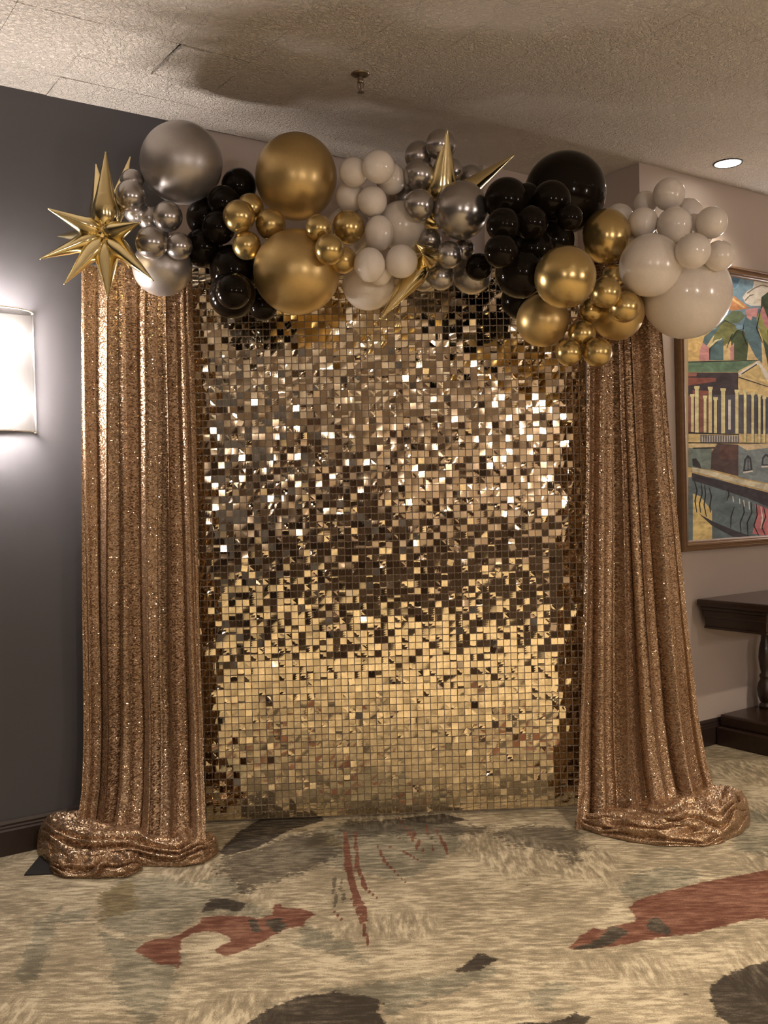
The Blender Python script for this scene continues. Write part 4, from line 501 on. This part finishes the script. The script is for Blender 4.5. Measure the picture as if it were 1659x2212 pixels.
# ---------------------------------------------------------------- sequin curtains
def interp(tab, z): return float(np.interp(z, [q[0] for q in tab], [q[1] for q in tab]))
def build_curtain(name, label, left, right, top, yfun, seed, folds, heap, lining=None):
    """left/right: tables (z, x) of the side edges; yfun(u, z): rest depth; heap: floor outline of the pooled cloth"""
    t = thing(name, label, 'curtain', (0, 0, 0), 0, 'rose gold sequin curtains')
    rng = random.Random(seed)
    ph = [rng.uniform(0, 6.28) for _ in range(8)]; n0, n1, n2 = folds
    NU, NV = 300, 190; V = []; UVs = []
    for j in range(NV + 1):
        v = j / NV; z = top * (1 - v) + 0.004 * v
        xl, xr = interp(left, z), interp(right, z)
        dr = (1 - z / top)
        for i in range(NU + 1):
            u = i / NU
            uw = u + 0.020 * math.sin(5.1 * u + 2.0 * dr + ph[3]) + 0.012 * math.sin(13 * u - 3 * dr + ph[4])
            uw += 0.010 * mnoise.noise(Vector((u * 6, z * 1.3, seed)))
            s = math.sin(2 * PI * n0 * uw + ph[0] + 0.5 * dr) ; s = math.copysign(abs(s) ** 0.75, s)
            f = 0.62 * s + 0.30 * math.sin(2 * PI * n1 * uw + ph[1] - 0.8 * dr) + 0.16 * math.sin(2 * PI * n2 * uw + ph[2] + 1.4 * dr) + 0.35 * mnoise.noise(Vector((u * 4.0, z * 0.9, seed + 5)))
            amp = 0.015 + 0.022 * dr
            fall = max(0.0, 1 - z / 0.30) ** 1.6
            wr = 0.010 * fall * mnoise.noise(Vector((u * 16, z * 22, seed + 9)))
            xs = 0.010 * math.sin(4 * PI * n0 * uw + 2 * ph[0])
            x = xl + (xr - xl) * u + xs * min(1, u * 8, (1 - u) * 8)
            y = yfun(u, z) - amp * f + wr
            V.append((x, y, z + 0.012 * fall * math.sin(9 * u + ph[5]) * (z > 0.02)))
            UVs.append((u * (xr - xl) * 1.35, z))
    Fc = [(j * (NU + 1) + i, (j + 1) * (NU + 1) + i, (j + 1) * (NU + 1) + i + 1, j * (NU + 1) + i + 1) for j in range(NV) for i in range(NU)]
    np_obj('drape', V, Fc, M['cloth'], t, smooth=True, uv=UVs)
    # the cloth pooled on the carpet: thick rolls with soft folds
    for hk, (front, back, hts) in enumerate(heap):
        NS, NT_ = 260, 110; V = []; UVs = []; fr = np.array(front); bk = np.array(back)
        def at(c, s):
            q = s * (len(c) - 1); k = min(int(q), len(c) - 2); f = q - k; f = f * f * (3 - 2 * f) * 0.4 + f * 0.6
            return c[k] * (1 - f) + c[k + 1] * f
        for a in range(NS + 1):
            s = a / NS; pf, pb = at(fr, s), at(bk, s); H = float(np.interp(s, np.linspace(0, 1, len(hts)), hts))
            endt = min(1.0, s / 0.10, (1 - s) / 0.10); endt = math.sqrt(max(0.0, 1 - (1 - endt) ** 2))
            mid = (pf + pb) / 2; hd = (pf - pb) / 2 * (0.25 + 0.75 * endt); L = max(1e-4, float(np.hypot(*hd))); o = hd / L
            for b in range(NT_ + 1):
                v = b / NT_; ph_ = PI * v; cx, sz = math.cos(ph_), math.sin(ph_); cx = math.copysign(abs(cx) ** 0.8, cx); sz = sz ** 0.8
                P3 = Vector((s * 4.2, v * 4.2, seed + 20 * hk)); n1 = mnoise.noise(P3); n2 = mnoise.noise(P3 * 2.3 + Vector((3, 1, 7)))
                fold = 2 * abs(math.sin(PI * (6.2 * v + 0.9 * math.sin(3.6 * s + hk) + 1.7 * n1))) ** 0.9 - 1
                d = (0.016 * fold + 0.014 * n2 + 0.006 * mnoise.noise(P3 * 4.0) + 0.003 * mnoise.noise(P3 * 10.0)) * min(1, H / 0.08 + 0.25) * endt * min(1, v * 9)
                x = mid[0] + hd[0] * cx + o[0] * d * cx; y = mid[1] + hd[1] * cx + o[1] * d * cx; z = H * endt * sz + d * sz
                V.append((x, y, max(0.003, z))); UVs.append((s * 0.75, v * 0.42 + hk))
        Fc = [(a * (NT_ + 1) + b, (a + 1) * (NT_ + 1) + b, (a + 1) * (NT_ + 1) + b + 1, a * (NT_ + 1) + b + 1) for a in range(NS) for b in range(NT_)]
        np_obj('pooled_hem', V, Fc, M['cloth'], t, smooth=True, uv=UVs)
    if lining:
        (x0, y0), (x1, y1) = lining; bm = bmesh.new()
        bmesh.ops.create_uvsphere(bm, u_segments=18, v_segments=10, radius=1.0)
        bm.transform(Matrix.Translation(((x0 + x1) / 2, (y0 + y1) / 2, 0.017)) @ Matrix.Rotation(math.atan2(y1 - y0, x1 - x0), 4, 'Z') @ Matrix.Diagonal((math.hypot(x1 - x0, y1 - y0) / 2, 0.013, 0.016, 1)))
        bm_obj('lining_fold', bm, M['lining'], t, smooth=True)['label'] = 'beige lining fold'
    return t
def yl(u, z):
    base = 4.005 + 0.049 * (-1.0) + 0.049 * 0.45 * u + 0.045; f = max(0.0, 1 - z / 0.55) ** 1.8
    return base - (0.07 + 0.12 * u) * f
def yr(u, z):
    base = 4.105 + 0.02 * u; f = max(0.0, 1 - z / 0.5) ** 1.8
    return base - 0.075 * f
build_curtain('sequin_curtain', 'rose gold sequin curtain hanging at the left beside the dark wall and glowing sconce',
    [(0.074, -1.283), (0.237, -1.263), (0.429, -1.257), (1.004, -1.248), (1.766, -1.233), (2.145, -1.222), (2.409, -1.214)], [(-0.065, -0.731), (0.109, -0.748), (0.321, -0.767), (0.609, -0.774), (0.992, -0.775), (1.754, -0.769), (2.134, -0.77), (2.399, -0.766)], 2.385, yl, 21, (5.3, 8.4, 13.6), [([(-1.431, 3.883), (-1.329, 3.759), (-1.153, 3.711), (-0.981, 3.737), (-0.816, 3.717), (-0.733, 3.749), (-0.69, 3.834)], [(-1.461, 3.999), (-1.437, 4.073), (-1.278, 4.13), (-1.077, 4.115), (-0.887, 4.057), (-0.778, 3.995), (-0.709, 3.948)], [0.09, 0.125, 0.13, 0.095, 0.07, 0.055, 0.045]), ([(-1.316, 3.694), (-1.234, 3.635), (-1.1, 3.622), (-0.998, 3.629), (-0.957, 3.698)], [(-1.336, 3.779), (-1.278, 3.823), (-1.159, 3.825), (-1.052, 3.799), (-0.975, 3.756)], [0.045, 0.05, 0.055, 0.05, 0.035])])
build_curtain('sequin_curtain', 'rose gold sequin curtain hanging at the right in front of the painting wall',
    [(-0.017, 0.763), (0.16, 0.786), (0.552, 0.814), (0.943, 0.834), (1.528, 0.858), (1.916, 0.87), (2.38, 0.88)], [(-0.033, 1.427), (0.066, 1.384), (0.244, 1.344), (0.441, 1.318), (0.834, 1.281), (1.284, 1.247), (1.713, 1.212), (2.14, 1.19), (2.373, 1.161)], 2.385, yr, 8, (4.9, 8.0, 12.7), [([(0.925, 3.996), (1.034, 3.902), (1.164, 3.84), (1.311, 3.841), (1.413, 3.918), (1.494, 4.023)], [(0.96, 4.143), (1.106, 4.168), (1.273, 4.192), (1.434, 4.193), (1.499, 4.151), (1.516, 4.09)], [0.05, 0.085, 0.13, 0.15, 0.12, 0.07]), ([(0.766, 4.064), (0.857, 3.946), (0.95, 3.866), (1.08, 3.805), (1.223, 3.796), (1.326, 3.829)], [(0.787, 4.132), (0.894, 4.112), (1.001, 4.07), (1.141, 4.014), (1.281, 3.971), (1.355, 3.933)], [0.03, 0.06, 0.075, 0.07, 0.05, 0.03])], lining=[(0.839, 4.058), (0.86, 3.946)])

# ---------------------------------------------------------------- balloon garland
# colour, centre x y z, half width, half height, label
BALLOONS = [
    ('silver', -0.975, 3.910, 2.692, 0.0481, 0.0481, 'small silver balloon half hidden behind the left edge of the biggest silver balloon'),
    ('silver', -0.963, 3.908, 2.575, 0.0500, 0.0500, 'dark silver balloon tucked behind the foil starburst under the upper left small silver one'),
    ('silver', -0.895, 3.862, 2.529, 0.0494, 0.0494, 'small silver balloon squeezed between two rounder small ones under the biggest silver balloon'),
    ('silver', -0.778, 3.923, 2.765, 0.1644, 0.1616, 'biggest silver balloon at the top left of the garland, almost touching the ceiling line'),
    ('silver', -0.858, 3.886, 2.340, 0.1179, 0.1124, 'large silver balloon hanging lowest in the left silver cluster over the left curtain'),
    ('silver', -0.958, 3.810, 2.603, 0.0578, 0.0614, 'small shiny silver balloon beside the upright spike of the left foil starburst'),
    ('silver', -0.813, 3.799, 2.516, 0.0576, 0.0594, 'small silver balloon directly beneath the biggest silver balloon'),
    ('silver', -0.766, 3.772, 2.393, 0.0519, 0.0519, 'small silver balloon at the right of the left silver cluster, next to black balloons'),
    ('silver', -0.862, 3.727, 2.398, 0.0618, 0.0618, 'small silver balloon right beside the starburst spike pointing down to the right'),
    ('black', -0.560, 3.994, 2.690, 0.0719, 0.0738, 'black balloon standing highest between the biggest silver and the upper big gold balloon'),
    ('black', -0.698, 3.992, 2.564, 0.0794, 0.0794, 'black balloon at the back right under the biggest silver balloon'),
    ('black', -0.700, 3.935, 2.428, 0.0784, 0.0784, 'black balloon just above the top left corner of the sequin wall'),
    ('black', -0.607, 3.895, 2.595, 0.0664, 0.0664, 'black balloon with a thin bright rim behind the left trio of small gold balloons'),
    ('black', -0.576, 3.896, 2.323, 0.0961, 0.1035, 'black balloon with a double glint, left of the lower big gold balloon'),
    ('black', -0.622, 3.835, 2.478, 0.0654, 0.0654, 'black balloon with one bright glint left of the small gold balloons'),
    ('black', -0.462, 3.901, 2.179, 0.0574, 0.0574, 'black balloon peeping out below the lower left edge of the lower big gold balloon'),
    ('black', -0.565, 3.767, 2.198, 0.0911, 0.0894, 'large black balloon hanging lowest at the left, in front of the sequin wall corner'),
    ('black', -0.539, 3.623, 2.182, 0.0653, 0.0653, 'small black balloon pressed into the front of the lowest left black balloon'),
    ('white', -0.118, 3.978, 2.490, 0.0981, 0.0981, 'large white balloon mostly hidden behind the small gold balloons'),
    ('gold', -0.319, 3.922, 2.698, 0.1634, 0.1727, 'upper big gold balloon at the top, left of the white cluster'),
    ('gold', -0.317, 3.800, 2.289, 0.1685, 0.1640, 'lower big gold balloon overlapping the top of the sequin wall'),
    ('gold', -0.500, 3.860, 2.562, 0.0549, 0.0549, 'small gold balloon hidden behind the left trio, beside the upper big gold balloon'),
    ('gold', -0.507, 3.788, 2.394, 0.0557, 0.0557, 'lowest small gold balloon of the left trio, above the black balloons'),
    ('gold', -0.531, 3.763, 2.500, 0.0624, 0.0624, 'leftmost small gold balloon, in front of the left black cluster'),
    ('gold', -0.415, 3.822, 2.482, 0.0598, 0.0607, 'small gold balloon between the two big gold balloons on their left side'),
    ('gold', -0.131, 3.721, 2.312, 0.0512, 0.0512, 'small gold balloon lowest of the group at the right of the lower big gold balloon'),
    ('gold', -0.221, 3.686, 2.426, 0.0498, 0.0507, 'small gold balloon between the two big gold balloons on their right side'),
    ('gold', -0.112, 3.822, 2.464, 0.0634, 0.0661, 'largest of the small gold balloons, lying against the left white cluster'),
    ('gold', -0.179, 3.636, 2.332, 0.0552, 0.0577, 'small gold balloon resting on the upper right of the lower big gold balloon'),
    ('white', -0.103, 3.880, 2.600, 0.0588, 0.0625, 'white balloon at the back of the middle white cluster beside the upper big gold balloon'),
    ('white', -0.040, 3.927, 2.263, 0.1053, 0.1053, 'large white balloon lowest in the middle cluster, hanging over the sequin wall'),
    ('white', 0.098, 3.918, 2.491, 0.0984, 0.0984, 'large white balloon with two glints, right side of the middle white cluster'),
    ('white', -0.084, 3.796, 2.669, 0.0575, 0.0575, 'white balloon at the upper left end of the middle white cluster'),
    ('white', 0.059, 3.891, 2.670, 0.0608, 0.0627, 'white balloon at the upper right end of the middle white cluster'),
    ('white', 0.011, 3.737, 2.668, 0.0619, 0.0628, 'topmost white balloon of the middle cluster, against the ceiling'),
    ('white', -0.016, 3.821, 2.562, 0.0579, 0.0597, 'small white balloon under the topmost one in the middle white cluster'),
    ('white', 0.004, 3.787, 2.278, 0.0521, 0.0521, 'small white balloon squeezed behind the two lowest small white ones of the middle cluster'),
    ('white', 0.008, 3.812, 2.435, 0.0587, 0.0687, 'oval white balloon in the centre of the middle white cluster'),
    ('white', -0.032, 3.685, 2.283, 0.0594, 0.0647, 'small white balloon in front of the lowest large white balloon of the middle cluster'),
    ('white', 0.090, 3.727, 2.303, 0.0628, 0.0636, 'small white balloon just above the foil spike that points down left'),
    ('silver', 0.128, 4.041, 2.634, 0.0881, 0.0881, 'large dull silver balloon in the shade behind the middle white cluster'),
    ('silver', 0.388, 3.994, 2.699, 0.0530, 0.0530, 'dull silver balloon behind the foil spike that points up right'),
    ('silver', 0.175, 3.923, 2.769, 0.0576, 0.0594, 'small silver balloon at the upper left of the silver stack above the middle'),
    ('silver', 0.300, 3.922, 2.707, 0.0501, 0.0501, 'small silver balloon showing right of the tall upright foil spike'),
    ('silver', 0.259, 3.850, 2.786, 0.0601, 0.0601, 'topmost silver balloon of the middle stack, behind the tall upright foil spike'),
    ('silver', 0.166, 3.790, 2.534, 0.0611, 0.0611, 'shadowed silver balloon with one glint below the middle silver stack'),
    ('silver', 0.172, 3.862, 2.674, 0.0622, 0.0622, 'small silver balloon left of the base of the tall upright foil spike'),
    ('silver', 0.327, 3.787, 2.508, 0.1077, 0.1112, 'large mirror-like silver balloon in the middle, covering the foil spike bases'),
    ('silver', 0.182, 3.963, 2.288, 0.0526, 0.0526, 'dull silver balloon lowest in the middle, behind the foil spike that points down left'),
    ('silver', 0.382, 3.963, 2.300, 0.0808, 0.0808, 'large dull silver balloon low in the middle at the edge of the black cluster'),
    ('silver', 0.344, 3.892, 2.384, 0.0443, 0.0443, 'small dark silver balloon beneath the large mirror-like silver one, by the black balloons'),
    ('silver', 0.212, 3.892, 2.424, 0.0461, 0.0461, 'small silver balloon between the large white balloon and the folded foil hub'),
    ('silver', 0.250, 3.885, 2.276, 0.0534, 0.0534, 'small silver balloon with one glint just above the top rows of the sequin wall'),
    ('silver', 0.279, 3.820, 2.346, 0.0516, 0.0543, 'small matt silver balloon right of the folded foil hub'),
    ('black', 0.764, 3.951, 2.618, 0.1647, 0.1628, 'biggest black balloon at the top right of the garland'),
    ('black', 0.687, 3.865, 2.403, 0.0953, 0.0953, 'large black balloon deep in the right black cluster, left of the upper gold one'),
    ('black', 0.592, 3.737, 2.337, 0.0886, 0.0886, 'black balloon at the very back of the right black cluster, showing only through gaps'),
    ('black', 0.592, 3.825, 2.540, 0.0725, 0.0797, 'black balloon at the back between the top left and the biggest black balloon'),
    ('black', 0.580, 3.974, 2.194, 0.0830, 0.0792, 'black balloon lowest in the right black cluster, behind the lowest left gold one'),
    ('black', 0.530, 3.624, 2.224, 0.0945, 0.0928, 'large black balloon left of the big gold balloon of the right cluster'),
    ('black', 0.494, 3.709, 2.521, 0.0843, 0.0843, 'black balloon on top left of the right black cluster beside the mirror-like silver one'),
    ('black', 0.665, 3.706, 2.516, 0.0737, 0.0737, 'black balloon pressed into the front of the biggest black balloon'),
    ('black', 0.719, 3.648, 2.432, 0.0501, 0.0501, 'small black balloon just above the upper gold balloon of the right cluster'),
    ('black', 0.570, 3.615, 2.406, 0.0634, 0.0634, 'small black balloon in the centre of the right black cluster'),
    ('black', 0.462, 3.573, 2.390, 0.0627, 0.0627, 'small black balloon under the top left one of the right black cluster'),
    ('black', 0.446, 3.519, 2.281, 0.0617, 0.0617, 'small black balloon at the lower left front of the right black cluster'),
    ('black', 0.394, 3.819, 2.296, 0.0525, 0.0534, 'small black balloon farthest left in the right black cluster, touching dull silver'),
    ('white', 0.992, 4.009, 2.524, 0.0608, 0.0608, 'white balloon showing between the biggest black and the upper gold balloon of the right cluster'),
    ('white', 1.092, 3.968, 2.572, 0.0489, 0.0489, 'small white balloon behind the topmost one of the right white cluster'),
    ('white', 1.256, 3.949, 2.518, 0.0636, 0.0636, 'white balloon behind the top of the right white cluster, with a bright rim'),
    ('white', 1.047, 3.947, 2.416, 0.0842, 0.0842, 'white balloon in the back behind the upper gold balloon of the right cluster'),
    ('white', 1.249, 3.864, 2.417, 0.0769, 0.0769, 'white balloon at the back of the right white cluster, behind the front right small ones'),
    ('white', 1.228, 3.891, 2.184, 0.1764, 0.1764, 'biggest white balloon, low at the right end beside the painting'),
    ('white', 1.298, 3.713, 2.291, 0.0581, 0.0581, 'small white balloon farthest right, overlapping the painting frame'),
    ('white', 1.035, 3.710, 2.261, 0.1179, 0.1179, 'second biggest white balloon, above the biggest one and right of the gold cluster'),
    ('white', 1.281, 3.739, 2.425, 0.0603, 0.0603, 'white balloon at the upper right end of the garland against the wall'),
    ('white', 1.156, 3.860, 2.573, 0.0622, 0.0640, 'topmost white balloon of the right cluster, against the wall corner'),
    ('white', 1.149, 3.773, 2.429, 0.0680, 0.0680, 'white balloon in the middle of the right white cluster, under the topmost one'),
    ('white', 1.040, 3.819, 2.453, 0.0588, 0.0588, 'small white balloon right of the upper gold balloon of the right cluster'),
    ('white', 1.162, 3.599, 2.285, 0.0649, 0.0649, 'white balloon in front at the right, just above the biggest white balloon'),
    ('gold', 0.645, 3.853, 2.088, 0.1043, 0.1043, 'large matt gold balloon lowest left of the right gold cluster, over the sequin wall'),
    ('gold', 0.950, 3.888, 2.116, 0.1052, 0.1089, 'large gold balloon at the right of the gold cluster, over the right curtain'),
    ('gold', 0.899, 3.833, 2.406, 0.0945, 0.1072, 'upper gold balloon of the right cluster, oval, between black and white balloons'),
    ('gold', 0.671, 3.504, 2.180, 0.1105, 0.1114, 'big shiny gold balloon in front of the right black cluster'),
    ('gold', 0.924, 3.818, 2.246, 0.0480, 0.0480, 'small gold balloon under the upper gold balloon of the right cluster'),
    ('gold', 0.829, 3.811, 2.116, 0.0470, 0.0470, 'small gold balloon in the centre of the right gold cluster, under the big shiny one'),
    ('gold', 0.939, 3.730, 2.110, 0.0602, 0.0602, 'small gold balloon in front of the large gold one over the right curtain'),
    ('gold', 0.856, 3.674, 2.155, 0.0575, 0.0575, 'small gold balloon right of the big shiny gold balloon'),
    ('gold', 0.792, 3.815, 2.025, 0.0543, 0.0543, 'small gold balloon above the two lowest gold ones of the right cluster'),
    ('gold', 0.733, 3.785, 1.948, 0.0521, 0.0521, 'lowest left small gold balloon, at the top right of the sequin wall'),
    ('gold', 0.841, 3.770, 1.945, 0.0564, 0.0564, 'lowest right small gold balloon, at the top of the right curtain'),
]
def balloon_mesh():
    bm = bmesh.new(); n, m = 40, 26; rings = []
    for k in range(1, m):
        th = PI * k / m; z = math.cos(th); r = math.sin(th)
        if z < 0: z *= 1.0 + 0.16 * (-z) ** 3; r *= 1 - 0.10 * (1 - r) 
        rings.append((r, z))
    rings += [(0.045, -1.175), (0.030, -1.20), (0.050, -1.225), (0.075, -1.25), (0.05, -1.255)]
    R = [[bm.verts.new((r * math.cos(2*PI*i/n), r * math.sin(2*PI*i/n), z)) for i in range(n)] for r, z in rings]
    top = bm.verts.new((0, 0, 1))
    for i in range(n): bm.faces.new((top, R[0][i], R[0][(i+1) % n]))
    for A, B in zip(R, R[1:]):
        for i in range(n): bm.faces.new((A[i], B[i], B[(i+1) % n], A[(i+1) % n]))
    bm.faces.new(R[-1][::-1])
    bmesh.ops.recalc_face_normals(bm, faces=bm.faces[:])
    return bm
_bm = balloon_mesh(); BME = {}
for c in ('gold', 'gold_matt', 'silver', 'silver_matt', 'white', 'black'):
    me = bpy.data.meshes.new(c + '_balloon'); _bm.to_mesh(me); me.polygons.foreach_set('use_smooth', [True] * len(me.polygons)); me.materials.append(M[c]); BME[c] = me
_bm.free()
AXIS = Vector((0.1, 4.35, 2.5))               # knots point back into the garland
for c, x, y, z, rx, rz, label in BALLOONS:
    big = max(rx, rz) > 0.10
    key = c + '_matt' if (c in ('gold', 'silver') and big and (x < 0.1 or z < 2.15)) else c
    o = bpy.data.objects.new(c + '_balloon', BME[key]); COL.objects.link(o)
    tgt = Vector((x * 0.92, 4.5, 2.45 + 0.3 * (z - 2.45))); d = (tgt - Vector((x, y, z))).normalized()
    o.location = (x, y, z); o.rotation_euler = (-d).to_track_quat('Z', 'Y').to_euler()
    o.scale = (rx, rz, (rx + rz) / 2 * 0.98)
    tag(o, label, 'balloon', 'balloons of the garland')

# ---------------------------------------------------------------- foil starbursts
def spike_bm(base, tip, r, rng):
    base, tip = Vector(base), Vector(tip); d = tip - base; L = d.length; n = 16; bm = bmesh.new()
    Mx = d.to_track_quat('Z', 'Y').to_matrix().to_4x4(); Mx.translation = base
    prof = [(0.30, 0.0), (0.62, 0.05), (0.90, 0.12), (1.0, 0.22), (0.95, 0.32), (0.74, 0.45), (0.50, 0.64), (0.27, 0.82), (0.12, 0.94), (0.07, 0.985), (0.085, 1.0)]
    rings = []
    for q, s in prof:
        ring = []
        for i in range(n):
            an = 2 * PI * i / n; fold = 1.0 + (0.10 if i % 8 == 0 else 0.0) + 0.045 * math.cos(4 * an) + rng.uniform(-1, 1) * 0.10 * max(0, 0.30 - s)
            fl = 1 - 0.18 * abs(math.sin(an))
            ring.append(bm.verts.new(Mx @ Vector((r * q * fold * math.cos(an), r * q * fold * fl * math.sin(an), L * s))))
        rings.append(ring)
    for A, B in zip(rings, rings[1:]):
        for i in range(n): bm.faces.new((A[i], A[(i+1) % n], B[(i+1) % n], B[i]))
    bm.faces.new(rings[0][::-1]); bm.faces.new(rings[-1])
    return bm
def starburst(label, hub, tips, rs, hub_r):
    rng = random.Random(len(tips)); t = thing('foil_starburst', label, 'balloon', hub, 0, 'gold foil starbursts')
    h = Vector(hub)
    bm = bmesh.new(); bmesh.ops.create_icosphere(bm, subdivisions=3, radius=hub_r)
    for v in bm.verts: v.co *= 1 + 0.22 * mnoise.noise(v.co * 55)
    bm_obj('hub', bm, M['foil'], t)
    for k, p in enumerate(tips):
        d = (Vector(p) - h); bm = spike_bm(d.normalized() * hub_r * 0.35, d, rs[k] if isinstance(rs, list) else rs, rng)
        o = bm_obj('spike', bm, M['foil'], t, smooth=True)
starburst('gold foil starburst with many spikes sticking out over the top of the left curtain', (-1.039, 3.737, 2.433), [(-1.018, 3.695, 2.735), (-1.099, 3.846, 2.741), (-1.005, 4.009, 2.824), (-1.223, 3.634, 2.509), (-1.257, 3.85, 2.465), (-1.26, 3.641, 2.325), (-1.164, 3.613, 2.222), (-1.008, 3.631, 2.174), (-0.991, 3.881, 2.338), (-0.831, 3.604, 2.226), (-0.873, 3.604, 2.441)], 0.044, 0.045)
starburst('gold foil starburst behind the mirror-like silver balloon, with one tall upright spike', (0.252, 3.899, 2.542), [(0.281, 3.786, 2.819), (0.566, 3.995, 2.789), (0.191, 4.027, 2.496)], 0.058, 0.04)
starburst('gold foil starburst below the middle white cluster, with one spike pointing down left', (0.193, 3.856, 2.336), [(0.003, 3.727, 2.086), (0.171, 3.712, 2.325), (0.15, 3.778, 2.381)], 0.054, 0.035)
